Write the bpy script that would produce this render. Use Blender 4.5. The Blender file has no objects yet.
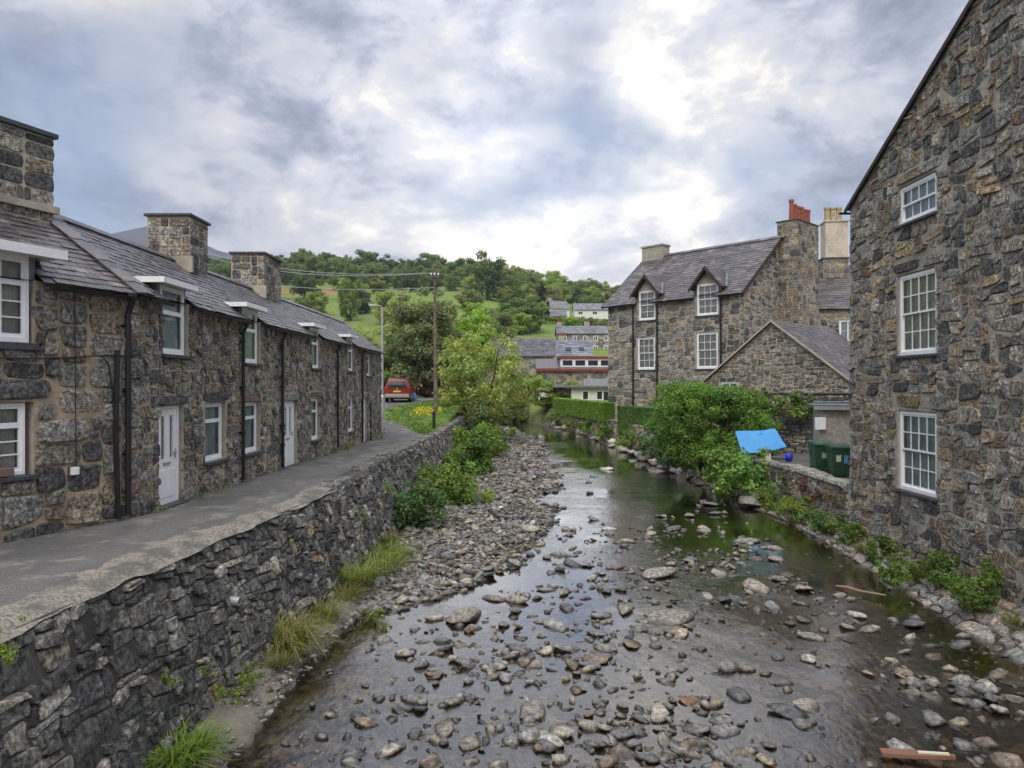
import bpy, bmesh, math, random
import numpy as np
from mathutils import Vector, Matrix

# ------------------------------------------------------------------ camera, sky, sun, exposure
scene = bpy.context.scene
col = scene.collection
EYE = Vector((0.0, 0.0, 2.45))
FPX = 710.0
cam_d = bpy.data.cameras.new("camera")
cam_d.sensor_width = 36.0
cam_d.lens = 36.0 * FPX / 1024.0
cam_d.clip_start = 0.1
cam_d.clip_end = 8000.0
cam = bpy.data.objects.new("camera", cam_d)
cam.location = EYE
cam.rotation_euler = (math.radians(90.0), 0, 0)
col.objects.link(cam)
scene.camera = cam

SUN_EL, SUN_AZ = 48.0, 192.0
SKYGAP = (0.9, 5.6, 0.0)
world = bpy.data.worlds.new("World")
scene.world = world
world.use_nodes = True
wn, wl = world.node_tree.nodes, world.node_tree.links
wn.clear()


def wnode(t, **kw):
    n = wn.new(t)
    for k, v in kw.items():
        setattr(n, k, v)
    return n


def build_world():
    out = wnode('ShaderNodeOutputWorld')
    bg = wnode('ShaderNodeBackground')
    bg.inputs['Strength'].default_value = 0.1
    sky = wnode('ShaderNodeTexSky', sky_type='NISHITA', sun_disc=False)
    sky.sun_elevation = math.radians(SUN_EL)
    sky.sun_rotation = math.radians(SUN_AZ)
    tc = wnode('ShaderNodeTexCoord')
    sep = wnode('ShaderNodeSeparateXYZ')
    wl.new(tc.outputs['Generated'], sep.inputs[0])

    def m(op, a, b=None, c=None):
        n = wnode('ShaderNodeMath', operation=op)
        for i, v in enumerate((a, b, c)):
            if v is None:
                continue
            if isinstance(v, (int, float)):
                n.inputs[i].default_value = v
            else:
                wl.new(v, n.inputs[i])
        return n.outputs[0]
    cmb = wnode('ShaderNodeCombineXYZ')
    wl.new(sep.outputs[0], cmb.inputs[0]); wl.new(sep.outputs[1], cmb.inputs[1])
    wl.new(m('MULTIPLY', sep.outputs[2], 1.7), cmb.inputs[2])

    def noise(scale, detail, rough, dist, off, sx=1.0):
        mp = wnode('ShaderNodeMapping')
        mp.inputs['Location'].default_value = off
        mp.inputs['Scale'].default_value = (sx, 1.0, 1.0)
        wl.new(cmb.outputs[0], mp.inputs[0])
        n = wnode('ShaderNodeTexNoise')
        n.inputs['Scale'].default_value = scale
        n.inputs['Detail'].default_value = detail
        n.inputs['Roughness'].default_value = rough
        n.inputs['Distortion'].default_value = dist
        wl.new(mp.outputs[0], n.inputs['Vector'])
        return n.outputs['Fac']
    big = noise(2.3, 4.0, 0.5, 0.35, (3.1, 1.7, 0.75))
    fine = noise(7.5, 9.0, 0.64, 0.25, (7.4, 2.2, 1.3))
    gapn = noise(2.6, 4.0, 0.5, 0.4, SKYGAP)
    # cloud brightness: broad masses with torn edges
    mix = m('ADD', m('MULTIPLY', big, 0.52), m('MULTIPLY', fine, 0.48))
    sd = (0.06, 0.975, 0.21)
    dot = wnode('ShaderNodeVectorMath', operation='DOT_PRODUCT')
    wl.new(tc.outputs['Generated'], dot.inputs[0])
    dot.inputs[1].default_value = sd
    thin = m('POWER', m('MAXIMUM', dot.outputs['Value'], 0.0), 16.0)
    mix = m('ADD', mix, m('SUBTRACT', m('MULTIPLY', thin, 0.085), 0.03))
    ramp = wnode('ShaderNodeValToRGB')
    wl.new(mix, ramp.inputs[0])
    el = ramp.color_ramp.elements
    el[0].position = 0.40; el[0].color = (0.24, 0.275, 0.37, 1)
    el[1].position = 0.60; el[1].color = (0.92, 0.87, 0.79, 1)
    e = el.new(0.465); e.color = (0.38, 0.42, 0.525, 1)
    e = el.new(0.515); e.color = (0.57, 0.595, 0.66, 1)
    e = el.new(0.555); e.color = (0.66, 0.66, 0.68, 1)
    # thinner, brighter cloud up the valley
    glow = m('POWER', m('MAXIMUM', dot.outputs['Value'], 0.0), 26.0)
    glow = m('MULTIPLY', glow, m('MULTIPLY', m('POWER', fine, 1.3), 1.1))
    sc = wnode('ShaderNodeVectorMath', operation='SCALE')
    wl.new(ramp.outputs[0], sc.inputs[0])
    zen = wnode('ShaderNodeMapRange', interpolation_type='SMOOTHSTEP')   # overcast zenith, brightened above the view to lift the light on walls
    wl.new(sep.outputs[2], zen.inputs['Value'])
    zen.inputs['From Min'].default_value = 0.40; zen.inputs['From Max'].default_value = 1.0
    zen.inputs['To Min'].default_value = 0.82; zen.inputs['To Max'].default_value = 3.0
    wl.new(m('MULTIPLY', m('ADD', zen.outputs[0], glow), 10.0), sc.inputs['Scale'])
    # thin gaps of blue
    gr = wnode('ShaderNodeMapRange')
    gr.inputs['From Min'].default_value = 0.51
    gr.inputs['From Max'].default_value = 0.63
    gr.inputs['To Min'].default_value = 1.0
    gr.inputs['To Max'].default_value = 0.30
    wl.new(m('ADD', m('MULTIPLY', gapn, 0.8), m('MULTIPLY', fine, 0.2)), gr.inputs['Value'])
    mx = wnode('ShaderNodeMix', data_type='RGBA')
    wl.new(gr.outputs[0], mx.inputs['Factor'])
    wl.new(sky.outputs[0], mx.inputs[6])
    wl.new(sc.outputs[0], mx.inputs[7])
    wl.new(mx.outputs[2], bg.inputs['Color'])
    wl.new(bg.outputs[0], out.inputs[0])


build_world()
sun_d = bpy.data.lights.new("sun", 'SUN')
sun_d.energy = 1.5
sun_d.angle = math.radians(40.0)
sun_d.color = (1.0, 0.92, 0.80)
sun = bpy.data.objects.new("sun", sun_d)
col.objects.link(sun)
_e, _a = math.radians(SUN_EL), math.radians(SUN_AZ)
sun.rotation_euler = Vector((-math.sin(_a) * math.cos(_e), -math.cos(_a) * math.cos(_e), -math.sin(_e))).to_track_quat('-Z', 'Y').to_euler()
vs = scene.view_settings
vs.view_transform = 'Standard'
vs.look = 'None'
vs.exposure = 0.5
vs.gamma = 1.0
vs.use_curve_mapping = False
scene.cycles.max_bounces = 8
scene.cycles.transparent_max_bounces = 12
scene.cycles.caustics_reflective = False
scene.cycles.caustics_refractive = False

# ------------------------------------------------------------------ helpers
R = random.Random(7)
NR = np.random.default_rng(11)
_T = np.random.default_rng(3).random((32, 32, 32)) * 2 - 1


def vnoise(p):
    """smooth value noise, p (...,3) -> [-1,1]"""
    p = np.asarray(p, float)
    i = np.floor(p).astype(int)
    f = p - i
    f = f * f * (3 - 2 * f)
    i &= 31
    j = (i + 1) & 31
    x0, y0, z0 = i[..., 0], i[..., 1], i[..., 2]
    x1, y1, z1 = j[..., 0], j[..., 1], j[..., 2]
    fx, fy, fz = f[..., 0], f[..., 1], f[..., 2]
    a = _T[x0, y0, z0] * (1 - fx) + _T[x1, y0, z0] * fx
    b = _T[x0, y1, z0] * (1 - fx) + _T[x1, y1, z0] * fx
    c = _T[x0, y0, z1] * (1 - fx) + _T[x1, y0, z1] * fx
    d = _T[x0, y1, z1] * (1 - fx) + _T[x1, y1, z1] * fx
    return (a * (1 - fy) + b * fy) * (1 - fz) + (c * (1 - fy) + d * fy) * fz


def fbm(p, o=4):
    p = np.asarray(p, float)
    s, a = 0, 1.0
    for k in range(o):
        s = s + a * vnoise(p * (2 ** k) + 5.3 * k)
        a *= 0.5
    return s


def n2(x, y, s=1.0, z=0.0, o=3):
    x, y = np.broadcast_arrays(np.asarray(x, float), np.asarray(y, float))
    return fbm(np.stack([x * s, y * s, np.full(x.shape, z)], -1), o)


def tag(o, label=None, cat=None, group=None, kind=None):
    if label: o['label'] = label
    if cat: o['category'] = cat
    if group: o['group'] = group
    if kind: o['kind'] = kind
    return o


def thing(name, label, cat, loc=(0, 0, 0), group=None, rotz=0.0):
    o = bpy.data.objects.new(name, None)
    o.empty_display_size = 0.2
    o.location = loc
    o.rotation_euler = (0, 0, rotz)
    col.objects.link(o)
    return tag(o, label, cat, group)


def link(o, parent=None, local=False):
    col.objects.link(o)
    if parent is not None:
        o.parent = parent
        if not local and parent.type == 'EMPTY':
            o.matrix_parent_inverse = (Matrix.Translation(parent.location) @ parent.rotation_euler.to_matrix().to_4x4()).inverted()
    return o


def arr_mesh(name, V, F, mat, C=None, smooth=False):
    """V (n,3), F (m,k) all faces of k corners, C (n,3) colours"""
    V = np.asarray(V, np.float32); F = np.asarray(F, np.int32)
    me = bpy.data.meshes.new(name)
    k = F.shape[1]
    me.vertices.add(len(V)); me.vertices.foreach_set('co', V.ravel())
    me.loops.add(F.size); me.loops.foreach_set('vertex_index', F.ravel())
    me.polygons.add(len(F)); me.polygons.foreach_set('loop_start', np.arange(0, F.size, k, dtype=np.int32))
    me.update(calc_edges=True)
    if smooth:
        me.polygons.foreach_set('use_smooth', np.ones(len(F), bool))
    set_col(me, C)
    me.materials.append(mat)
    return me


def set_col(me, C):
    n = len(me.vertices)
    at = me.color_attributes.new('Col', 'FLOAT_COLOR', 'POINT')
    a = np.ones((n, 4), np.float32)
    if C is not None:
        a[:, :3] = C
    at.data.foreach_set('color', a.ravel())


class MB:
    """collects shapes into one mesh"""
    def __init__(self):
        self.v, self.f, self.c = [], [], []
        self.tint = (1, 1, 1)

    def add(self, V, F, c=None):
        b = len(self.v)
        self.v += [tuple(p) for p in V]
        self.f += [tuple(b + i for i in f) for f in F]
        self.c += [c if c is not None else self.tint] * len(V)
        return self

    def obox(self, o, a, b, c):
        """box from corner o along vectors a,b,c"""
        o, a, b, c = Vector(o), Vector(a), Vector(b), Vector(c)
        P = [o, o + a, o + a + b, o + b, o + c, o + a + c, o + a + b + c, o + b + c]
        F = [(0, 3, 2, 1), (4, 5, 6, 7), (0, 1, 5, 4), (1, 2, 6, 5), (2, 3, 7, 6), (3, 0, 4, 7)]
        if a.cross(b).dot(c) < 0:
            F = [tuple(reversed(f)) for f in F]
        return self.add(P, F)

    def box(self, x0, x1, y0, y1, z0, z1):
        return self.obox((x0, y0, z0), (x1 - x0, 0, 0), (0, y1 - y0, 0), (0, 0, z1 - z0))

    def tube(self, pts, r, n=8, cap=True):
        pts = [Vector(p) for p in pts]
        rs = r if isinstance(r, (list, tuple)) else [r] * len(pts)
        rings = []
        up = Vector((0.13, 0.31, 0.94))
        for i, p in enumerate(pts):
            d = (pts[min(i + 1, len(pts) - 1)] - pts[max(i - 1, 0)]).normalized()
            if abs(d.dot(up)) > 0.95:
                up = Vector((0.9, 0.2, 0.1))
            x = d.cross(up).normalized(); y = d.cross(x).normalized()
            rings.append([p + (x * math.cos(t) + y * math.sin(t)) * rs[i] for t in (2 * math.pi * k / n for k in range(n))])
        V = [q for r_ in rings for q in r_]
        F = []
        for i in range(len(rings) - 1):
            for k in range(n):
                a, b = i * n + k, i * n + (k + 1) % n
                F.append((a, a + n, b + n, b))
        if cap:
            F.append(tuple(range(n))); F.append(tuple(reversed(range(len(V) - n, len(V)))))
        return self.add(V, F)

    def lathe(self, o, prof, n=14, ax=(0, 0, 1), close=True):
        o, ax = Vector(o), Vector(ax).normalized()
        x = ax.orthogonal().normalized(); y = ax.cross(x)
        V, F = [], []
        for (r, h) in prof:
            for k in range(n):
                t = 2 * math.pi * k / n
                V.append(o + ax * h + (x * math.cos(t) + y * math.sin(t)) * r)
        for i in range(len(prof) - 1):
            for k in range(n):
                a, b = i * n + k, i * n + (k + 1) % n
                F.append((a, b, b + n, a + n))
        if close:
            F.append(tuple(reversed(range(n)))); F.append(tuple(range(len(V) - n, len(V))))
        return self.add(V, F)

    def poly(self, P):
        return self.add(P, [tuple(range(len(P)))])

    def build(self, name, mat, parent=None, smooth=False, local=False, bevel=0.0):
        me = bpy.data.meshes.new(name)
        me.from_pydata(self.v, [], self.f)
        me.update()
        if smooth:
            me.polygons.foreach_set('use_smooth', [True] * len(me.polygons))
        set_col(me, np.array(self.c, np.float32) if self.c else None)
        me.materials.append(mat)
        o = link(bpy.data.objects.new(name, me), parent, local)
        if bevel:
            bm = o.modifiers.new('b', 'BEVEL'); bm.width = bevel; bm.segments = 2; bm.limit_method = 'ANGLE'
        return o


def emit(pieces, parent, name, mat, limit=300, minpx=8.0, rest=None, local=False):
    """pieces = (verts, faces, colour); the ones that show largest become parts, the rest one part"""
    if not pieces:
        return
    sz = []
    for V, F, c in pieces:
        A = np.asarray(V)
        ctr = A.mean(0)
        ext = np.linalg.norm(A.max(0) - A.min(0))
        d = max(np.linalg.norm(ctr - np.array(EYE)), 1.0)
        s = ext * FPX / d
        if ctr[1] < 3 or abs(ctr[0] / max(ctr[1], .1)) > 0.76 or abs((ctr[2] - EYE.z) / max(ctr[1], .1)) > 0.58:
            s *= 0.05
        sz.append(s)
    order = np.argsort(-np.array(sz))
    big = [i for i in order[:limit] if sz[i] >= minpx]
    bs = set(big)
    for i in big:
        V, F, c = pieces[i]
        me = bpy.data.meshes.new(name)
        me.from_pydata([tuple(p) for p in V], [], F)
        set_col(me, np.tile(np.asarray(c, np.float32), (len(V), 1)))
        me.materials.append(mat)
        link(bpy.data.objects.new(name, me), parent, local)
    mb = MB()
    for i in range(len(pieces)):
        if i not in bs:
            mb.add(pieces[i][0], pieces[i][1], tuple(pieces[i][2]))
    if mb.v:
        tag(mb.build(rest or (name + '_field'), mat, parent, local=local), kind='stuff')


# ------------------------------------------------------------------ materials
MATS = {}


class NT:
    def __init__(self, name):
        self.m = bpy.data.materials.new(name)
        self.m.use_nodes = True
        self.n, self.l = self.m.node_tree.nodes, self.m.node_tree.links
        self.b = self.n['Principled BSDF']
        self.out = self.n['Material Output']
        MATS[name] = self.m

    def node(self, t, **kw):
        n = self.n.new(t)
        for k, v in kw.items():
            setattr(n, k, v)
        return n

    def put(self, v, s):
        if hasattr(v, 'is_linked') or hasattr(v, 'links'):
            self.l.new(v, s)
        else:
            s.default_value = v

    def pos(self):
        return self.node('ShaderNodeNewGeometry').outputs['Position']

    def noise(self, scale, detail=4.0, rough=0.55, vec=None, sc=None, dist=0.0, out='Fac'):
        n = self.node('ShaderNodeTexNoise')
        v = vec if vec is not None else self.pos()
        if sc:
            mp = self.node('ShaderNodeMapping'); mp.inputs['Scale'].default_value = sc
            self.l.new(v, mp.inputs[0]); v = mp.outputs[0]
        self.l.new(v, n.inputs['Vector'])
        n.inputs['Scale'].default_value = scale; n.inputs['Detail'].default_value = detail
        n.inputs['Roughness'].default_value = rough; n.inputs['Distortion'].default_value = dist
        return n.outputs[out]

    def ramp(self, fac, stops):
        r = self.node('ShaderNodeValToRGB')
        self.l.new(fac, r.inputs[0])
        e = r.color_ramp.elements
        while len(e) < len(stops): e.new(0.5)
        for i, (p, c) in enumerate(stops):
            e[i].position = p
            e[i].color = (*c, 1) if not isinstance(c, (int, float)) else (c, c, c, 1)
        return r.outputs[0]

    def mix(self, fac, a, b, mode='MIX'):
        n = self.node('ShaderNodeMix', data_type='RGBA', blend_type=mode)
        for v, i in ((fac, 0), (a, 6), (b, 7)):
            if isinstance(v, tuple): v = (*v, 1) if len(v) == 3 else v
            self.put(v, n.inputs[i])
        return n.outputs[2]

    def math(self, op, a, b=0.0, clamp=False):
        n = self.node('ShaderNodeMath', operation=op, use_clamp=clamp)
        self.put(a, n.inputs[0]); self.put(b, n.inputs[1])
        return n.outputs[0]

    def attr(self):
        a = self.node('ShaderNodeAttribute', attribute_name='Col').outputs['Color']
        o = self.node('ShaderNodeObjectInfo').outputs['Color']
        return self.mix(1.0, a, o, 'MULTIPLY')

    def bump(self, h, s, d=0.02):
        b = self.node('ShaderNodeBump')
        b.inputs['Strength'].default_value = s; b.inputs['Distance'].default_value = d
        self.l.new(h, b.inputs['Height'])
        self.l.new(b.outputs[0], self.b.inputs['Normal'])

    def done(self, colr, rough=0.8, spec=0.3, metal=0.0):
        self.put(colr if not isinstance(colr, tuple) else (*colr, 1), self.b.inputs['Base Color'])
        self.put(rough, self.b.inputs['Roughness'])
        self.b.inputs['Specular IOR Level'].default_value = spec
        self.b.inputs['Metallic'].default_value = metal
        return self.m


def plain(name, c, rough=0.6, spec=0.3, metal=0.0, var=0.15, nscale=6.0, bump=0.0):
    t = NT(name)
    f = t.noise(nscale, 5.0, 0.6)
    lo = tuple(x * (1 - var) for x in c); hi = tuple(min(x * (1 + var), 1) for x in c)
    k = t.ramp(f, [(0.35, lo), (0.65, hi)])
    k = t.mix(1.0, k, t.attr(), 'MULTIPLY')
    if bump:
        t.bump(t.noise(nscale * 4, 4.0), bump, 0.01)
    return t.done(k, rough, spec, metal)


def mk_stone(name, grain=17.0, lichen=0.5, dark=0.45, bump=0.9, rough=0.85, streak=0.0):
    t = NT(name)
    base = t.attr()
    f = t.noise(grain, 6.0, 0.65)
    base = t.mix(1.0, base, t.ramp(f, [(0.36, 0.30), (0.5, 0.90), (0.64, 1.75)]), 'MULTIPLY')
    f2 = t.noise(grain * 0.35, 7.0, 0.72, dist=0.8)
    base = t.mix(1.0, base, t.ramp(f2, [(0.36, 0.55), (0.5, 1.0), (0.64, 1.5)]), 'MULTIPLY')
    big = t.noise(1.1, 5.0, 0.6)
    base = t.mix(t.math('MULTIPLY', t.ramp(big, [(0.5, 0.0), (0.68, 1.0)]), dark), base, (0.035, 0.034, 0.032))
    li = t.noise(3.7, 6.0, 0.7)
    base = t.mix(t.math('MULTIPLY', t.ramp(li, [(0.56, 0.0), (0.66, 1.0)]), lichen), base, (0.33, 0.30, 0.235))
    if streak:
        st_ = t.noise(2.6, 6.0, 0.7, sc=(1.0, 1.0, 0.35))
        base = t.mix(t.math('MULTIPLY', t.ramp(st_, [(0.58, 0.0), (0.68, 1.0)]), streak), base, (0.50, 0.48, 0.43))
    t.bump(t.math('ADD', t.noise(grain * 1.6, 6.0, 0.72), t.math('MULTIPLY', f2, 1.6)), bump, 0.06)
    return t.done(base, rough, 0.25)


STONE = mk_stone('stone')
STONE_WALL = mk_stone('river_wall_stone', 14.0, 0.4, 0.5, 1.0, 0.85, 0.55)


def mk_mortar(name, c, var=0.35):
    t = NT(name)
    f = t.noise(7.0, 7.0, 0.7)
    k = t.ramp(f, [(0.3, tuple(x * (1 - var) for x in c)), (0.7, tuple(x * (1 + var) for x in c))])
    g = t.noise(0.8, 4.0)
    k = t.mix(t.ramp(g, [(0.5, 0.0), (0.7, 0.6)]), k, tuple(x * 0.45 for x in c))
    t.bump(t.noise(30.0, 6.0, 0.7), 0.6, 0.03)
    return t.done(k, 0.9, 0.2)


MORTAR_TAN = mk_mortar('tan_mortar', (0.42, 0.325, 0.22))
MORTAR_BROWN = mk_mortar('brown_mortar', (0.42, 0.37, 0.285))
MORTAR_GREY = mk_mortar('grey_mortar', (0.39, 0.355, 0.29))
MORTAR_DARK = mk_mortar('dark_mortar', (0.085, 0.08, 0.07))
RENDER = mk_mortar('render', (0.46, 0.41, 0.32), 0.2)
CREAM = mk_mortar('cream_render', (0.62, 0.54, 0.42), 0.2)


def mk_slate(name, rough=0.42):
    t = NT(name)
    base = t.attr()
    f = t.noise(9.0, 5.0, 0.6)
    base = t.mix(1.0, base, t.ramp(f, [(0.3, 0.7), (0.7, 1.3)]), 'MULTIPLY')
    li = t.noise(5.0, 6.0, 0.72)
    base = t.mix(t.ramp(li, [(0.6, 0.0), (0.72, 0.45)]), base, (0.26, 0.26, 0.21))
    t.bump(t.noise(30.0, 4.0), 0.25, 0.01)
    return t.done(base, rough, 0.5)


SLATE = mk_slate('slate')
WHITE = plain('white_paint', (0.86, 0.86, 0.85), 0.35, 0.5, 0, 0.05)
BLACK = plain('black_paint', (0.012, 0.012, 0.013), 0.4, 0.5, 0, 0.2)
LEAD = plain('lead', (0.17, 0.18, 0.20), 0.45, 0.5, 0.3, 0.25)
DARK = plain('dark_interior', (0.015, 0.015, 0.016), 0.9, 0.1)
NET = plain('net_curtain', (0.62, 0.74, 0.74), 0.9, 0.1, 0, 0.15, 3.0)
CURTAIN = plain('pale_curtain', (0.66, 0.63, 0.56), 0.9, 0.1, 0, 0.15, 3.0)
TIMBER = plain('dark_timber', (0.05, 0.035, 0.025), 0.7)
WOOD = plain('weathered_wood', (0.17, 0.14, 0.105), 0.85, 0.2, 0, 0.4, 4.0, 0.4)
GREENP = plain('green_plastic', (0.022, 0.07, 0.03), 0.45, 0.4, 0, 0.15)
TERRA = plain('terracotta', (0.30, 0.085, 0.055), 0.7, 0.3, 0, 0.3)
BUFF = plain('buff_clay', (0.42, 0.33, 0.18), 0.7, 0.3, 0, 0.25)
GALV = plain('galvanised_steel', (0.42, 0.44, 0.45), 0.45, 0.5, 0.4, 0.12)
BLUE = plain('blue_sheet', (0.03, 0.30, 0.68), 0.5, 0.4, 0, 0.12, 2.0)
BLUE2 = plain('blue_plastic', (0.012, 0.03, 0.42), 0.4, 0.5, 0, 0.1)
CONC = mk_mortar('concrete', (0.21, 0.185, 0.145), 0.3)
BARK = plain('bark', (0.085, 0.068, 0.05), 0.9, 0.1, 0, 0.4, 7.0, 0.6)
CAST = plain('sill_slate', (0.06, 0.062, 0.068), 0.6, 0.4, 0, 0.3)
PAINT = plain('tinted_paint', (1, 1, 1), 0.5, 0.4, 0, 0.06)
RUBBER = plain('rubber', (0.015, 0.015, 0.015), 0.8, 0.2)
CARRED = plain('car_paint', (0.24, 0.022, 0.014), 0.25, 0.6, 0.1, 0.03)


def mk_glass():
    t = NT('window_glass')
    g = t.node('ShaderNodeBsdfGlossy'); g.inputs['Roughness'].default_value = 0.02
    tr = t.node('ShaderNodeBsdfTransparent'); tr.inputs[0].default_value = (0.9, 0.93, 0.93, 1)
    fr = t.node('ShaderNodeFresnel'); fr.inputs[0].default_value = 1.5
    bp = t.node('ShaderNodeBump'); bp.inputs['Strength'].default_value = 0.04
    t.l.new(t.noise(2.5, 2.0), bp.inputs['Height']); t.l.new(bp.outputs[0], g.inputs['Normal'])
    mx = t.node('ShaderNodeMixShader')
    t.l.new(t.math('ADD', t.math('MULTIPLY', fr.outputs[0], 0.9), 0.02, True), mx.inputs[0])
    t.l.new(tr.outputs[0], mx.inputs[1]); t.l.new(g.outputs[0], mx.inputs[2])
    t.l.new(mx.outputs[0], t.out.inputs[0])
    return t.m


GLASS = mk_glass()


def mk_leaf(name, rough=0.55, trans=0.35):
    t = NT(name)
    c = t.attr()
    t.done(c, rough, 0.25)
    tl = t.node('ShaderNodeBsdfTranslucent')
    t.l.new(t.mix(1.0, c, (1.25, 1.35, 0.6), 'MULTIPLY'), tl.inputs[0])
    mx = t.node('ShaderNodeMixShader'); mx.inputs[0].default_value = trans
    t.l.new(t.b.outputs[0], mx.inputs[1]); t.l.new(tl.outputs[0], mx.inputs[2])
    t.l.new(mx.outputs[0], t.out.inputs[0])
    return t.m


LEAF = mk_leaf('leaf')


def pick(pal, rng=R):
    tot = sum(w for w, _ in pal)
    k = rng.random() * tot
    for w, c in pal:
        k -= w
        if k <= 0:
            break
    v = 0.75 + 0.5 * rng.random()
    return tuple(x * v * (0.98 + 0.04 * rng.random()) for x in c)


P_DARK, P_GREY, P_WARM, P_BROWN = (.135, .133, .126), (.30, .288, .255), (.40, .355, .285), (.31, .25, .18)
P_OCHRE, P_GREEN, P_PALE, P_RED = (.42, .32, .20), (.26, .255, .22), (.48, .44, .36), (.25, .165, .12)
PAL_NEAR = [(4, P_DARK), (5, P_GREY), (2.5, P_GREEN), (3, P_WARM), (1.5, P_BROWN)]
PAL_COT = [(3.2, P_DARK), (5, P_GREY), (4, P_WARM), (5, P_BROWN), (2, P_OCHRE), (1, P_GREEN)]
PAL_RIGHT = [(3.5, P_DARK), (5, P_GREY), (5, P_WARM), (3.5, P_BROWN), (3, P_OCHRE), (2, P_GREEN), (1, P_PALE), (.5, P_RED)]
PAL_H2 = [(5, P_DARK), (6, P_GREY), (5, P_WARM), (2, P_BROWN), (1, P_OCHRE), (.6, P_PALE), (2, P_GREEN)]
PAL_CHIM = [(3, P_DARK), (5, P_GREY), (4, P_WARM), (2, P_BROWN)]
PAL_WALL = [(5, (.14, .135, .125)), (6, (.225, .215, .19)), (2.5, P_GREY), (1.5, P_WARM), (.3, P_OCHRE), (.6, P_PALE)]
PAL_SLATE = [(5, (.095, .09, .095)), (4, (.125, .115, .115)), (3, (.07, .068, .075)), (1, (.15, .145, .14))]
PAL_SLATE_B = [(5, (.10, .085, .08)), (4, (.125, .105, .095)), (3, (.08, .07, .07)), (1, (.17, .15, .13))]
PAL_RIVER = [(5, (.21, .203, .186)), (4, (.13, .128, .124)), (4, (.27, .24, .192)), (2, (.20, .155, .11)), (.8, (.33, .28, .20)), (.5, (.42, .40, .35))]
# ------------------------------------------------------------------ building helpers
class Fr:
    """wall frame: u along the wall, v up, d outwards"""
    def __init__(s, o, du, n=None):
        s.o = Vector((o[0], o[1], 0)); s.du = Vector((du[0], du[1], 0)).normalized()
        s.n = Vector((s.du.y, -s.du.x, 0)) if n is None else Vector((n[0], n[1], 0)).normalized()
        s.z = Vector((0, 0, 1))

    def p(s, u, v, d=0.0):
        return s.o + s.du * u + s.n * d + Vector((0, 0, v))

    def P(s, u, v, d):
        u, v, d = np.broadcast_arrays(u, v, d)
        return (np.array(s.o)[None] + u.reshape(-1, 1) * np.array(s.du)[None] + d.reshape(-1, 1) * np.array(s.n)[None]
                + v.reshape(-1, 1) * np.array([[0, 0, 1.0]]))

    def box(s, mb, u0, u1, v0, v1, d0, d1):
        return mb.obox(s.p(u0, v0, d0), s.du * (u1 - u0), s.n * (d1 - d0), s.z * (v1 - v0))


def in_poly(poly, u, v):
    c = False
    j = len(poly) - 1
    for i in range(len(poly)):
        (xi, yi), (xj, yj) = poly[i], poly[j]
        if (yi > v) != (yj > v) and u < (xj - xi) * (v - yi) / (yj - yi) + xi:
            c = not c
        j = i
    return c


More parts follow.
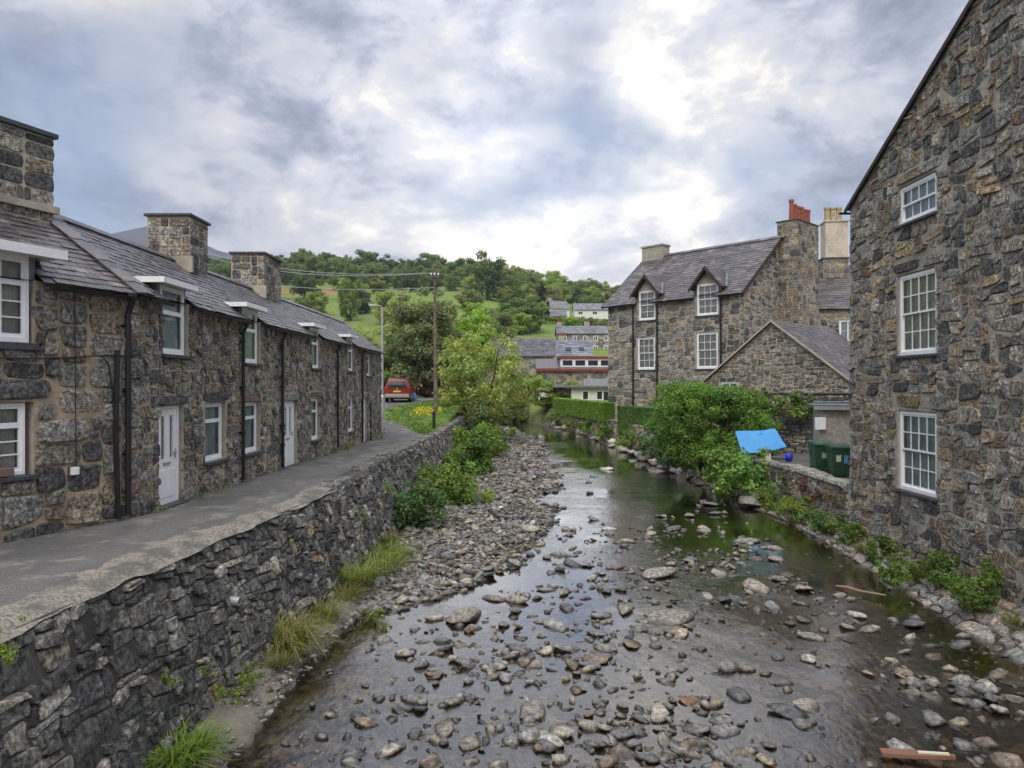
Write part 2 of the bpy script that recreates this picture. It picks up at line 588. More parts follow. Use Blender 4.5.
def rubble(fm, outline, openings, g, ws, hs, pal, joint=0.02, proud=(0.015, 0.05), warp=0.35, wscale=1.6, rnd=None, npt=10, tilt=0.25, fill=1.0, jt=1.0):
    """irregular stones packed over a wall face; fm(u,v,d) maps to the world"""
    rng = rnd or R
    us = [p[0] for p in outline]; vs_ = [p[1] for p in outline]
    u0, v0 = min(us), min(vs_)
    nu = int(round((max(us) - u0) / g)); nv = int(round((max(vs_) - v0) / g))
    occ = np.zeros((nu, nv), bool)
    for i in range(nu):
        for j in range(nv):
            u, v = u0 + (i + .5) * g, v0 + (j + .5) * g
            if not in_poly(outline, u, v) or any(a - .3 * g < u < b + .3 * g and c - .3 * g < v < d + .3 * g for a, b, c, d in openings):
                occ[i, j] = True
    rects = []
    for j in range(nv):
        i = 0
        while i < nu:
            if occ[i, j]:
                i += 1; continue
            w = rng.choice(ws); h = rng.choice(hs)
            k = 0
            while k < w and i + k < nu and not occ[i + k, j]:
                k += 1
            # avoid leaving a sliver
            if i + k < nu and not occ[i + k, j] and (i + k + 1 >= nu or occ[i + k + 1, j]):
                k += 1
            w = k
            hh = 1
            while hh < h and j + hh < nv and not occ[i:i + w, j + hh].any():
                hh += 1
            occ[i:i + w, j:j + hh] = True
            rects.append((u0 + i * g, v0 + j * g, w * g, hh * g))
            i += w
    out = []
    t = np.arange(npt) * 2 * math.pi / npt
    ex = 0.33
    cu, su = np.sign(np.cos(t)) * np.abs(np.cos(t)) ** ex, np.sign(np.sin(t)) * np.abs(np.sin(t)) ** ex
    F = []
    for r in range(2):
        for k in range(npt):
            a, b = r * npt + k, r * npt + (k + 1) % npt
            F.append((a, b, b + npt, a + npt))
    F.append(tuple(range(2 * npt, 3 * npt)))
    for (u, v, w, h) in rects:
        if rng.random() > fill:
            continue
        sh = joint * (0.5 + 0.9 * rng.random())
        a, b = max(w / 2 - sh, .015), max(h / 2 - sh, .012)
        jit = 1 + NR.uniform(-.09, .05, npt) * jt
        # chop a corner now and then
        pu, pv = cu * a * jit * 1.04, su * b * jit * 1.04
        sk = rng.uniform(-.16, .16) * jt
        pu = pu + sk * pv
        pv = pv * (1 + rng.uniform(-.16, .16) * jt * pu / max(a, .01))
        d = rng.uniform(*proud)
        tu, tv = rng.uniform(-tilt, tilt), rng.uniform(-tilt, tilt)
        U, Vv, D = [], [], []
        for s, dd in ((1.0, -0.04), (0.95, d * .55), (rng.uniform(.76, .9), d)):
            x, y = pu * s, pv * s
            U.append(u + w / 2 + x); Vv.append(v + h / 2 + y)
            D.append(np.full(npt, dd) + (0 if dd < 0 else 1) * (tu * x + tv * y) * .45 + (NR.uniform(-.2, .2, npt) * d if dd > 0 else 0))
        U, Vv, D = np.concatenate(U), np.concatenate(Vv), np.concatenate(D)
        q = np.stack([U / (g * 3.2) * wscale, Vv / (g * 3.2) * wscale, np.zeros_like(U)], -1)
        U = U + vnoise(q) * g * warp; Vv = Vv + vnoise(q + 13.7) * g * warp
        out.append((fm(U, Vv, D), F, pick(pal, rng)))
    return out


def clip_poly(P, outline):
    """Sutherland-Hodgman against a convex ccw outline"""
    out = P
    n = len(outline)
    for i in range(n):
        (ax, ay), (bx, by) = outline[i], outline[(i + 1) % n]
        src, out = out, []
        if not src: break
        f = lambda p: (bx - ax) * (p[1] - ay) - (by - ay) * (p[0] - ax)
        for k in range(len(src)):
            p, q = src[k], src[(k + 1) % len(src)]
            a, b = f(p), f(q)
            if a >= -1e-9: out.append(p)
            if (a > 1e-9 and b < -1e-9) or (a < -1e-9 and b > 1e-9):
                t = a / (a - b)
                out.append((p[0] + t * (q[0] - p[0]), p[1] + t * (q[1] - p[1])))
    return out


def wall(parent, fr, outline, openings, mat, reveal=0.16, thick=0.4, name='wall', rmat=None):
    """mortar-coloured wall body with real openings"""
    mb = MB()
    us = sorted({p[0] for p in outline} | {o[0] for o in openings} | {o[1] for o in openings})
    vz = sorted({p[1] for p in outline} | {o[2] for o in openings} | {o[3] for o in openings})
    for i in range(len(us) - 1):
        for j in range(len(vz) - 1):
            cu, cv = (us[i] + us[i + 1]) / 2, (vz[j] + vz[j + 1]) / 2
            if any(a < cu < b and c < cv < d for a, b, c, d in openings): continue
            P = clip_poly([(us[i], vz[j]), (us[i + 1], vz[j]), (us[i + 1], vz[j + 1]), (us[i], vz[j + 1])], outline)
            if len(P) >= 3:
                mb.poly([fr.p(u, v, 0) for u, v in P])
                mb.poly([fr.p(u, v, -thick) for u, v in reversed(P)])
    n = len(outline)
    for i in range(n):
        (a, b), (c, d) = outline[i], outline[(i + 1) % n]
        mb.poly([fr.p(a, b, 0), fr.p(a, b, -thick), fr.p(c, d, -thick), fr.p(c, d, 0)])
    o = mb.build(name, mat, parent)
    for (a, b, c, d) in openings:
        m2 = MB()
        for (p, q) in (((a, c), (b, c)), ((b, c), (b, d)), ((b, d), (a, d)), ((a, d), (a, c))):
            m2.poly([fr.p(*p, 0.004), fr.p(*q, 0.004), fr.p(*q, -thick), fr.p(*p, -thick)])
        m2.build('reveal', rmat or RENDER, o)
    return o


def window(parent, fr, u0, u1, v0, v1, lights, depth=0.12, fw=0.06, bar=0.022, back=NET, sill=True, fmat=WHITE, sillmat=CAST, drape=1.03, stp=0.03):
    """lights: (ua,ub,va,vb,cols,rows,setback) in 0..1 of the inner frame"""
    mb = MB()
    d0, d1 = -depth, -depth + 0.07
    fr.box(mb, u0, u0 + fw, v0, v1, d0, d1); fr.box(mb, u1 - fw, u1, v0, v1, d0, d1)
    fr.box(mb, u0 + fw, u1 - fw, v0, v0 + fw * 1.2, d0, d1); fr.box(mb, u0 + fw, u1 - fw, v1 - fw, v1, d0, d1)
    w = mb.build('window', fmat, parent, bevel=0.006)
    iu, iv, W, H = u0 + fw, v0 + fw * 1.2, u1 - u0 - 2 * fw, v1 - v0 - fw * 2.2
    for (a, b, c, d, nc, nr, sb) in lights:
        x0, x1, y0, y1 = iu + a * W, iu + b * W, iv + c * H, iv + d * H
        z1 = -depth + 0.055 - sb * stp; z0 = z1 - 0.04
        s = MB(); sw = 0.038
        fr.box(s, x0, x0 + sw, y0, y1, z0, z1); fr.box(s, x1 - sw, x1, y0, y1, z0, z1)
        fr.box(s, x0 + sw, x1 - sw, y0, y0 + sw * 1.3, z0, z1); fr.box(s, x0 + sw, x1 - sw, y1 - sw, y1, z0, z1)
        s.build('sash', fmat, w)
        gx0, gx1, gy0, gy1 = x0 + sw, x1 - sw, y0 + sw * 1.3, y1 - sw
        for i in range(1, nc):
            m = MB(); u = gx0 + (gx1 - gx0) * i / nc
            fr.box(m, u - bar / 2, u + bar / 2, gy0, gy1, z0 + .004, z1 - .006); m.build('glazing_bar', fmat, w)
        for j in range(1, nr):
            m = MB(); v = gy0 + (gy1 - gy0) * j / nr
            fr.box(m, gx0, gx1, v - bar / 2, v + bar / 2, z0 + .006, z1 - .009); m.build('glazing_bar', fmat, w)
        for i in range(nc):
            for j in range(nr):
                a0, a1 = gx0 + (gx1 - gx0) * i / nc, gx0 + (gx1 - gx0) * (i + 1) / nc
                b0, b1 = gy0 + (gy1 - gy0) * j / nr, gy0 + (gy1 - gy0) * (j + 1) / nr
                m = MB(); zc = (z0 + z1) / 2 + R.uniform(-.004, .004)
                m.poly([fr.p(a0, b0, zc), fr.p(a1, b0, zc + R.uniform(-.003, .003)), fr.p(a1, b1, zc + R.uniform(-.003, .003)), fr.p(a0, b1, zc)])
                m.build('pane', GLASS, w)
    if back is not None:
        # gathered curtains, open a little in the middle
        V, F = [], []
        for (ca, cb) in ((u0 + .02, u0 + (u1 - u0) * drape * .5), (u1 - (u1 - u0) * drape * .5, u1 - .02)):
            n = 18; b = len(V)
            for i in range(n + 1):
                u = ca + (cb - ca) * i / n
                dd = -depth - 0.045 + 0.016 * math.sin(i * 1.9) + R.uniform(-.005, .005)
                V += [fr.p(u, v0 + .03, dd), fr.p(u, v1 - .03, dd)]
            F += [(b + 2 * i, b + 2 * i + 2, b + 2 * i + 3, b + 2 * i + 1) for i in range(n)]
        MB().add(V, F).build('curtain', back, w)
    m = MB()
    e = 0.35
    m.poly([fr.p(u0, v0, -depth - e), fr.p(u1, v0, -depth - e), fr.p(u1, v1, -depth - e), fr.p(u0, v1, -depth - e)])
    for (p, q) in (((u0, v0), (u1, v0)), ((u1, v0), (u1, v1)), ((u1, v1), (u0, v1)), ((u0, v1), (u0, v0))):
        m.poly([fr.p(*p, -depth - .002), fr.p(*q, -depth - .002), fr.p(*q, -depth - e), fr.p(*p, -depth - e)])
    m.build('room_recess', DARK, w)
    if sill:
        m = MB(); fr.box(m, u0 - .08, u1 + .08, v0 - .075, v0 - .004, -depth + .01, 0.10)
        m.build('sill', sillmat, w, bevel=0.01)
    return w


CASEMENT = [(0, 1, .70, 1, 1, 1, 0), (0, 1, 0, .70, 1, 1, 0)]
CASEMENT2 = [(0, .5, .70, 1, 2, 1, 0), (.5, 1, .70, 1, 2, 1, 0), (0, .5, 0, .70, 2, 3, 0), (.5, 1, 0, .70, 2, 3, 0)]
SASH44 = [(0, 1, .5, 1, 4, 2, 0), (0, 1, 0, .52, 4, 2, 1.2)]
SASH33 = [(0, 1, .5, 1, 3, 2, 0), (0, 1, 0, .52, 3, 2, 1.2)]
SASH22 = [(0, 1, .5, 1, 2, 2, 0), (0, 1, 0, .52, 2, 2, 1.2)]


def front_door(parent, fr, u0, u1, v0, v1, depth=0.14):
    mb = MB()
    fr.box(mb, u0, u0 + .06, v0, v1, -depth, -depth + .07); fr.box(mb, u1 - .06, u1, v0, v1, -depth, -depth + .07)
    fr.box(mb, u0 + .06, u1 - .06, v1 - .06, v1, -depth, -depth + .07)
    d = mb.build('door_frame', WHITE, parent, bevel=.006)
    a, b, w = u0 + .065, u1 - .065, u1 - u0 - .13
    lt, lb = v0 + (v1 - v0) * .90, v0 + (v1 - v0) * .47
    m = MB()   # door leaf built round its two tall lights
    gl = [(a + w * .22, a + w * .37), (a + w * .63, a + w * .78)]
    z0, z1 = -depth + .005, -depth + .05
    fr.box(m, a, b, v0 + .03, lb, z0, z1); fr.box(m, a, b, lt, v1 - .065, z0, z1)
    for (x0, x1) in ((a, gl[0][0]), (gl[0][1], gl[1][0]), (gl[1][1], b)):
        fr.box(m, x0, x1, lb, lt, z0, z1)
    leaf = m.build('door', WHITE, parent)
    for (x0, x1) in gl:
        m = MB(); zc = -depth + .03
        m.poly([fr.p(x0, lb, zc), fr.p(x1, lb, zc), fr.p(x1, lt, zc), fr.p(x0, lt, zc)]); m.build('pane', GLASS, leaf)
        m = MB(); m.poly([fr.p(x0, lb, zc - .1), fr.p(x1, lb, zc - .1), fr.p(x1, lt, zc - .1), fr.p(x0, lt, zc - .1)]); m.build('dark_lining', DARK, leaf)
        m = MB()
        for s in (0, 1):
            x = x0 - .02 if s == 0 else x1
            fr.box(m, x, x + .02, lb - .02, lt + .02, z1 - .002, z1 + .012)
        m.build('moulding', WHITE, leaf)
    for (p, q) in ((.1, .44), (.56, .9)):
        m = MB(); fr.box(m, a + w * p, a + w * q, v0 + .16, lb - .22, z1 - .002, z1 + .014); m.build('door_panel', WHITE, leaf, bevel=.012)
    m = MB(); fr.box(m, a + w * .33, a + w * .67, lb - .13, lb - .075, z1 - .002, z1 + .016); m.build('letterbox', GALV, leaf)
    m = MB(); fr.box(m, b - .09, b - .06, v0 + .92, v0 + 1.12, z1, z1 + .012); fr.box(m, b - .19, b - .06, v0 + 1.03, v0 + 1.055, z1 + .012, z1 + .045)
    m.build('handle', GALV, leaf)
    m = MB(); fr.box(m, u0 - .05, u1 + .05, v0 - .12, v0 + .028, -depth, .12); m.build('doorstep', CAST, parent, bevel=.01)


def slates(parent, eave0, e, s, nrm, L, S, inside, pal, wd=0.3, ex=0.2, lift=1.0, limit=300, minpx=8.0, name='slate', over=0.0):
    """slate courses on a roof plane: eave0 corner, e along the eave, s up the slope"""
    pcs = []
    e, s, nrm = Vector(e).normalized(), Vector(s).normalized(), Vector(nrm).normalized()
    n = int(S / ex) + 1
    for i in range(n):
        w0 = i * ex
        if w0 > S - ex * .25: break
        ln = min(ex * 1.35, S - w0)
        u = -over - (wd * R.uniform(.3, .7) if i % 2 else 0)
        while u < L + over:
            w = wd * R.uniform(.75, 1.25)
            a, b = max(u, -over), min(u + w - .008, L + over)
            u += w
            if b - a < .05 or not inside((a + b) / 2, w0 + ex / 2): continue
            li = .02 * lift * R.uniform(.75, 1.5); t2 = .006 * R.uniform(.5, 1.6)
            dw = R.uniform(-.012, .012)
            P = lambda uu, ww, hh: Vector(eave0) + e * uu + s * ww + nrm * hh
            V = [P(a, w0 + dw, li), P(b, w0 + dw + R.uniform(-.006, .006), li * R.uniform(.8, 1.2)), P(b, w0 + ln, t2), P(a, w0 + ln, t2), P(a, w0 + dw, li - .014 * lift), P(b, w0 + dw, li - .014 * lift)]
            F = [(0, 1, 2, 3), (4, 5, 1, 0), (4, 0, 3), (1, 5, 2)]
            if (V[1] - V[0]).cross(V[3] - V[0]).dot(nrm) < 0:
                F = [tuple(reversed(f)) for f in F]
            pcs.append(([tuple(p) for p in V], F, pick(pal)))
    emit(pcs, parent, name, SLATE, limit, minpx)


def gapped_roof(mb, P, ua, ub, ta, tb, S, gaps, wg):
    """roof sheet from (ua..ub at the eave, ta..tb at the ridge) with slots for dormers"""
    k = wg / S
    a1, b1 = ua + (ta - ua) * k, ub + (tb - ub) * k
    mb.poly([P(a1, wg), P(b1, wg), P(tb, S), P(ta, S)])
    xs = [(ua, a1)] + [q for g0, g1 in sorted(gaps) for q in ((g0, g0), (g1, g1))] + [(ub, b1)]
    for i in range(0, len(xs), 2):
        if xs[i + 1][0] - xs[i][0] > .01:
            mb.poly([P(xs[i][0], 0), P(xs[i + 1][0], 0), P(xs[i + 1][1], wg), P(xs[i][1], wg)])


def chimney(parent, c, du, w, l, z0, z1, pal, g=0.11, ws=(2, 3, 4), hs=(2, 3), cap=0.07, mort=MORTAR_GREY, stones=True, capmat=CAST, part='chimney', limit=120, base=True):
    """box stack centred at c, du = axis of side l"""
    du = Vector((du[0], du[1], 0)).normalized(); n = Vector((du.y, -du.x, 0))
    c = Vector((c[0], c[1], 0))
    mb = MB(); mb.obox(c - du * l / 2 - n * w / 2 + Vector((0, 0, z0)), du * l, n * w, Vector((0, 0, z1 - z0)))
    o = mb.build(part, mort, parent)
    pcs = []
    if stones:
        for (cc, dd, ll) in ((c + n * w / 2 - du * l / 2, du, l), (c - n * w / 2 + du * l / 2, -du, l), (c + du * l / 2 + n * w / 2, -n, w), (c - du * l / 2 - n * w / 2, n, w)):
            f = Fr(cc, dd)
            if f.n.dot(Vector((0, 0, 0)) - cc) < 0: continue
            pcs += rubble(f.P, [(0.01, z0), (ll - .01, z0), (ll - .01, z1 - .01), (0.01, z1 - .01)], [], g, ws, hs, pal, joint=.012, proud=(.012, .028), warp=.10, tilt=.08, jt=.35)
        emit(pcs, o, 'stone', STONE, limit, 6.0, 'small_stone')
    m = MB(); k = .07
    m.obox(c - du * (l / 2 + k) - n * (w / 2 + k) + Vector((0, 0, z1 + .002)), du * (l + 2 * k), n * (w + 2 * k), Vector((0, 0, cap)))
    m.build('cap_slab', capmat, o, bevel=.012)
    return o


def downpipe(parent, fr, u, vt, vb, off=0.09, r=0.042, hop=True):
    m = MB()
    pts = [fr.p(u, vt, .17), fr.p(u, vt - .12, .16), fr.p(u, vt - .28, off), fr.p(u, vb + .1, off)]
    m.tube(pts, r, 10)
    o = m.build('downpipe', BLACK, parent, smooth=False)
    v = vt - .5
    while v > vb + .3:
        b = MB(); b.lathe(fr.p(u, v, off), [(r + .012, -.03), (r + .012, .03)], 10); fr.box(b, u - .09, u + .09, v - .02, v + .02, .0, .05)
        b.build('pipe_collar', BLACK, o); v -= 1.15
    if hop:
        b = MB(); b.lathe(fr.p(u, vt - .02, .17), [(.05, -.1), (.085, .02), (.085, .1)], 10); b.build('hopper', BLACK, o)
    return o


def gutter(parent, p, q, r=0.06):
    m = MB()
    p, q = Vector(p), Vector(q)
    d = (q - p).normalized(); x = Vector((d.y, -d.x, 0)); V, F = [], []
    n = 7
    for e in (p, q):
        for rr in (r, r * .82):
            for k in range(n):
                t = math.pi * k / (n - 1)
                V.append(e + x * (math.cos(t) * rr) - Vector((0, 0, math.sin(t) * rr)))
    for k in range(n - 1):
        F += [(k, k + 1, 2 * n + k + 1, 2 * n + k), (n + k + 1, n + k, 3 * n + k, 3 * n + k + 1)]
    for k in (0, n - 1):
        F += [(k, n + k, 3 * n + k, 2 * n + k)]
    for e in (0, 2 * n):
        F.append(tuple(e + i for i in range(n)))
    return m.add(V, F).build('gutter', BLACK, parent)


def flat_dormer(parent, fr, u0, u1, v0, v1, vt, depth=0.12):
    """upper window breaking the eaves under a little flat lead roof"""
    w = window(parent, fr, u0, u1, v0, v1, [(0, 1, .62, 1, 1, 1, 0), (0, 1, 0, .62, 1, 1, 0)], depth=depth)
    m = MB()
    for (a, b) in ((u0 - .10, u0 - .01), (u1 + .01, u1 + .10)):
        fr.box(m, a, b, v1 - (v1 - v0) * .42, vt, -1.3, -depth + .05)
    m.build('dormer_cheek', LEAD, parent)
    m = MB(); fr.box(m, u0 - .30, u1 + .14, vt + .002, vt + .09, -1.0, .16)
    r = m.build('dormer_roof', LEAD, parent, bevel=.01)
    m = MB(); fr.box(m, u0 - .31, u1 + .15, vt - .03, vt + .08, .162, .19); fr.box(m, u0 - .34, u0 - .302, vt - .03, vt + .08, -.6, .19); m.build('fascia', WHITE, r)
    m = MB(); fr.box(m, u0 - .29, u1 + .13, vt - .022, vt - .001, -.8, .155); m.build('soffit', WHITE, r)
    return w
# ------------------------------------------------------------------ the lie of the land
def itp(tbl):
    a = np.array(tbl, float)
    return lambda y: np.interp(y, a[:, 0], a[:, 1])


wz = lambda y: -2.726 + 0.022 * np.asarray(y, float)                       # water level rises upstream
pz = itp([(0, 0), (13, 0), (37, -.36), (40, -.2), (44, .5), (50, 1.1), (60, 1.3), (90, 1.8), (400, 1.8)])
WX = itp([(2, -5.35), (7.5, -5.05), (11, -4.8), (14.5, -4.4), (19, -4.15), (25, -4.0), (35, -3.7), (47, -3.3), (52, -3.2)])
WT = itp([(0, -.04), (14, -.04), (17, -.05), (23, .04), (37, -.08), (47, .2), (52, .2)])
BX = itp([(2, -4.6), (7.5, -4.35), (11, -4.13), (15, -3.75), (20, -3.55), (30, -3.3), (47, -2.9), (52, -2.8)])
RB = itp([(2, 9.2), (12.8, 9.15), (18.6, 9.5), (21, 9.6), (24, 9.55), (30, 8.75), (42, 7.5), (57, 5.4), (65, 3.0), (73, .3), (80, -4), (90, -12)])
LB = itp([(2, -4.5), (47, -2.9), (52, -2.6), (58, -2.8), (65, -5), (70, -8), (80, -15), (90, -24)])
BAR = itp([(2, -9), (14, -4.4), (15.2, -2.6), (17, -.9), (19, .1), (22.6, .9), (32, 2.0), (48, 2.2), (56, 1.2), (62, -.5), (75, -7), (90, -22)])
RG = itp([(0, -.7), (20, -.65), (33, -.65), (42, -.9), (50, -.25), (60, 0.0), (75, .4), (95, 1.5)])


def hill(x, y):
    x, y = np.broadcast_arrays(np.asarray(x, float), np.asarray(y, float))
    h = np.where(y < 320, .215 * np.maximum(y - 95, 0), .215 * 225 + .03 * (y - 320))
    side = np.where(x > -20, -.19 * np.minimum(x + 20, 110), .02 * np.minimum(-x - 20, 200))
    h = h + side * np.clip((y - 110) / 180, 0, 1)
    h += 3.0 * n2(x, y, 1 / 70., 2.0) * np.clip((y - 110) / 120, 0, 1)
    m = 235 * np.exp(-((x + 860) / 170) ** 2 - ((y - 1650) / 400) ** 2) + 145 * np.exp(-((x + 560) / 260) ** 2 - ((y - 1750) / 420) ** 2) + 110 * np.exp(-((x + 180) / 380) ** 2 - ((y - 1800) / 420) ** 2)
    m = m * (1 + .10 * n2(x, y, 1 / 90., 7.0, 4))
    return np.maximum(h, 0) + m


def ground_z(x, y):
    x, y = np.broadcast_arrays(np.asarray(x, float), np.asarray(y, float))
    left = pz(y) - .07
    right = np.where((y < 34) & (x < 10.25), -1.95, RG(y))
    bank = wz(y) + np.clip((x - RB(y) + .1) / .9, 0, 1) ** .8 * (right - wz(y))
    inside_l = np.where(y < 50, WX(y) - .22, LB(y) - 1.0)
    mid = wz(y) - .75
    z = np.where(x < inside_l, left, np.where(x < RB(y) - .1, mid, bank))
    lb2 = np.where(y > 50, np.clip((LB(y) - x) / 1.0, 0, 1), 1)
    z = np.where((y > 50) & (x < LB(y)), wz(y) - .3 + lb2 * (left - wz(y) + .3), z)
    far = np.clip((y - 85) / 12, 0, 1)
    z = np.where(y > 85, z * (1 - far) + far * 1.9, z)
    return z + hill(x, y)


def mk_ground():
    t = NT('turf')
    c = t.attr()
    f = t.noise(.9, 8.0, .7)
    c = t.mix(1.0, c, t.ramp(f, [(.3, .6), (.7, 1.4)]), 'MULTIPLY')
    c2 = t.noise(.05, 6.0, .65)
    c = t.mix(t.ramp(c2, [(.5, 0.), (.68, .45)]), c, (.13, .115, .045))
    t.bump(t.noise(6.0, 6.0, .7), .6, .1)
    return t.done(c, .95, .1)


GROUND = mk_ground()


def build_ground():
    xs = np.unique(np.concatenate([-np.geomspace(12, 2600, 46), np.arange(-12, -1, .25), np.arange(-1, 14, .5), np.geomspace(14, 2600, 40)]))
    ys = np.unique(np.concatenate([np.arange(-40, 4, 4), np.arange(4, 60, .6), np.arange(60, 110, 2), np.arange(110, 360, 6), np.geomspace(360, 3200, 45)]))
    X, Y = np.meshgrid(xs, ys)
    Z = ground_z(X, Y)
    n, k = Y.shape
    idx = np.arange(n * k).reshape(n, k)
    F = np.stack([idx[:-1, :-1], idx[:-1, 1:], idx[1:, 1:], idx[1:, :-1]], -1).reshape(-1, 4)
    C = np.tile(np.array([.17, .225, .06]), (n * k, 1))
    x, y = X.ravel(), Y.ravel()
    m = np.exp(-((x + 62) / 14) ** 2 - ((y - 236) / 22) ** 2) > .35
    C[m] = (.30, .17, .08)
    m = (y > 165) & (y < 232) & (x > -34) & (x < 14)
    C[m] = (.17, .25, .05)
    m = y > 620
    C[m] = (.075, .08, .105)  # far mountain painted blue-grey to stand for the haze of distance
    m = (y < 62) & (x > 9)
    C[m] = (.16, .15, .125)
    m = (y < 36) & (x < -6)
    C[m] = (.16, .15, .12)
    m = (y < 75) & (x > LB(y) - 1.2) & (x < RB(y) + .4)
    C[m] = (.10, .085, .06)
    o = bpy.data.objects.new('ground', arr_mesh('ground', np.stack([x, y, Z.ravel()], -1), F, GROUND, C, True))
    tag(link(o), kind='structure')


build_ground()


# ------------------------------------------------------------------ river
def bed_h(x, y):
    """height of the bed over the water level"""
    x, y = np.broadcast_arrays(np.asarray(x, float), np.asarray(y, float))
    ch = -.20 + .10 * n2(x, y, .55, 1.0) + .05 * n2(x, y, 2.2, 4.0)
    bar = .07 + .10 * n2(x, y, .5, 9.0) + .06 * n2(x, y, 1.7, 3.0)
    k = np.clip((BAR(y) - x + .5 * n2(x, y, .8, 5.0)) / .9 + .5, 0, 1)
    k = k * k * (3 - 2 * k)
    h = ch * (1 - k) + bar * k
    # a stony shoal below the far garden and another one downstream
    sh = np.exp(-((x - 6.2) / 1.7) ** 2 - ((y - 17.8) / 2.6) ** 2) * .16 + np.exp(-((x - 1.8) / 1.5) ** 2 - ((y - 9.9) / 1.3) ** 2) * .13
    h = h + sh
    e = np.clip(1 - (RB(y) - x) / .5, 0, 1)
    return h * (1 - e) + .15 * e


def bed_z(x, y):
    return wz(y) + bed_h(x, y)


def mk_bed():
    t = NT('river_bed')
    v = t.node('ShaderNodeTexVoronoi'); v.inputs['Scale'].default_value = 7.0
    v2 = t.node('ShaderNodeTexVoronoi', feature='DISTANCE_TO_EDGE'); v2.inputs['Scale'].default_value = 7.0
    t.l.new(t.pos(), v.inputs['Vector']); t.l.new(t.pos(), v2.inputs['Vector'])
    hs = t.node('ShaderNodeSeparateColor'); t.l.new(v.outputs['Color'], hs.inputs[0])
    c = t.ramp(hs.outputs[0], [(0, (.022, .019, .013)), (.4, (.07, .058, .036)), (.65, (.17, .13, .07)), (.85, (.30, .25, .17))])
    c = t.mix(1.0, c, t.ramp(v2.outputs['Distance'], [(0, .25), (.08, 1.0)]), 'MULTIPLY')
    c = t.mix(t.ramp(t.noise(.7, 5.0), [(.45, 0.), (.65, .6)]), c, (.05, .045, .018))
    t.bump(v2.outputs['Distance'], .8, .08)
    return t.done(c, .6, .4)


def mk_water():
    t = NT('river_water')
    g = t.node('ShaderNodeBsdfGlossy'); g.inputs['Roughness'].default_value = .03
    tr = t.node('ShaderNodeBsdfTransparent'); tr.inputs[0].default_value = (.80, .70, .52, 1)
    fr = t.node('ShaderNodeFresnel'); fr.inputs[0].default_value = 1.33
    w1 = t.noise(2.6, 5.0, .62, sc=(1.0, .55, 1.0), dist=.6)
    w2 = t.noise(9.0, 5.0, .65, sc=(1.0, .5, 1.0), dist=1.2)
    pat = t.ramp(t.noise(.33, 3.0), [(.40, .16), (.60, 1.0)])
    h = t.math('ADD', t.math('MULTIPLY', w1, .9), t.math('MULTIPLY', w2, .55))
    h = t.math('MULTIPLY', h, pat)
    bp = t.node('ShaderNodeBump'); bp.inputs['Strength'].default_value = .36; bp.inputs['Distance'].default_value = .05
    t.l.new(h, bp.inputs['Height'])
    t.l.new(bp.outputs[0], g.inputs['Normal']); t.l.new(bp.outputs[0], fr.inputs['Normal'])
    mx = t.node('ShaderNodeMixShader')
    t.l.new(t.math('ADD', t.math('MULTIPLY', fr.outputs[0], 3.0), .10, True), mx.inputs[0])
    t.l.new(tr.outputs[0], mx.inputs[1]); t.l.new(g.outputs[0], mx.inputs[2])
    t.l.new(mx.outputs[0], t.out.inputs[0])
    return t.m


def strip_grid(ys, xa, xb, n, zf):
    s = np.linspace(0, 1, n)
    Y = np.repeat(ys[:, None], n, 1)
    X = xa(ys)[:, None] * (1 - s) + xb(ys)[:, None] * s
    Z = zf(X, Y)
    k = len(ys)
    idx = np.arange(k * n).reshape(k, n)
    F = np.stack([idx[:-1, :-1], idx[:-1, 1:], idx[1:, 1:], idx[1:, :-1]], -1).reshape(-1, 4)
    return np.stack([X.ravel(), Y.ravel(), Z.ravel()], -1), F


ys = np.arange(3, 90, .18)
V, F = strip_grid(ys, lambda y: LB(y) - .4, lambda y: RB(y) + .35, 120, bed_z)
tag(link(bpy.data.objects.new('riverbed', arr_mesh('riverbed', V, F, mk_bed(), None, True))), kind='structure')
V, F = strip_grid(np.arange(3, 90, .5), lambda y: LB(y) - .3, lambda y: RB(y) + .3, 30, lambda x, y: wz(y) + 0 * x)
tag(link(bpy.data.objects.new('water', arr_mesh('water', V, F, mk_water(), None, True))), kind='structure')


# ------------------------------------------------------------------ path
def mk_asphalt():
    t = NT('asphalt')
    f = t.noise(55.0, 4.0, .7)
    c = t.ramp(f, [(.36, (.085, .08, .073)), (.64, (.20, .19, .172))])
    p = t.noise(.9, 6.0, .65, sc=(1.0, .45, 1.0))
    c = t.mix(t.ramp(p, [(.47, 0.), (.58, .7)]), c, (.095, .092, .088))
    p2 = t.noise(1.6, 7.0, .7)
    c = t.mix(t.ramp(p2, [(.54, 0.), (.62, .6)]), c, (.30, .265, .205))
    p3 = t.noise(5.0, 7.0, .75)
    c = t.mix(t.ramp(p3, [(.62, 0.), (.70, .7)]), c, (.07, .085, .03))
    cr = t.node('ShaderNodeTexVoronoi', feature='DISTANCE_TO_EDGE'); cr.inputs['Scale'].default_value = .55
    wv = t.node('ShaderNodeVectorMath', operation='ADD'); t.l.new(t.pos(), wv.inputs[0]); t.l.new(t.noise(1.6, 5.0, .6, out='Color'), wv.inputs[1]); t.l.new(wv.outputs[0], cr.inputs['Vector'])
    c = t.mix(t.ramp(cr.outputs['Distance'], [(.003, .4), (.010, 0.)]), c, (.06, .06, .05))
    t.bump(t.math('ADD', f, t.math('MULTIPLY', p2, 2.0)), .4, .015)
    return t.done(c, .88, .25)


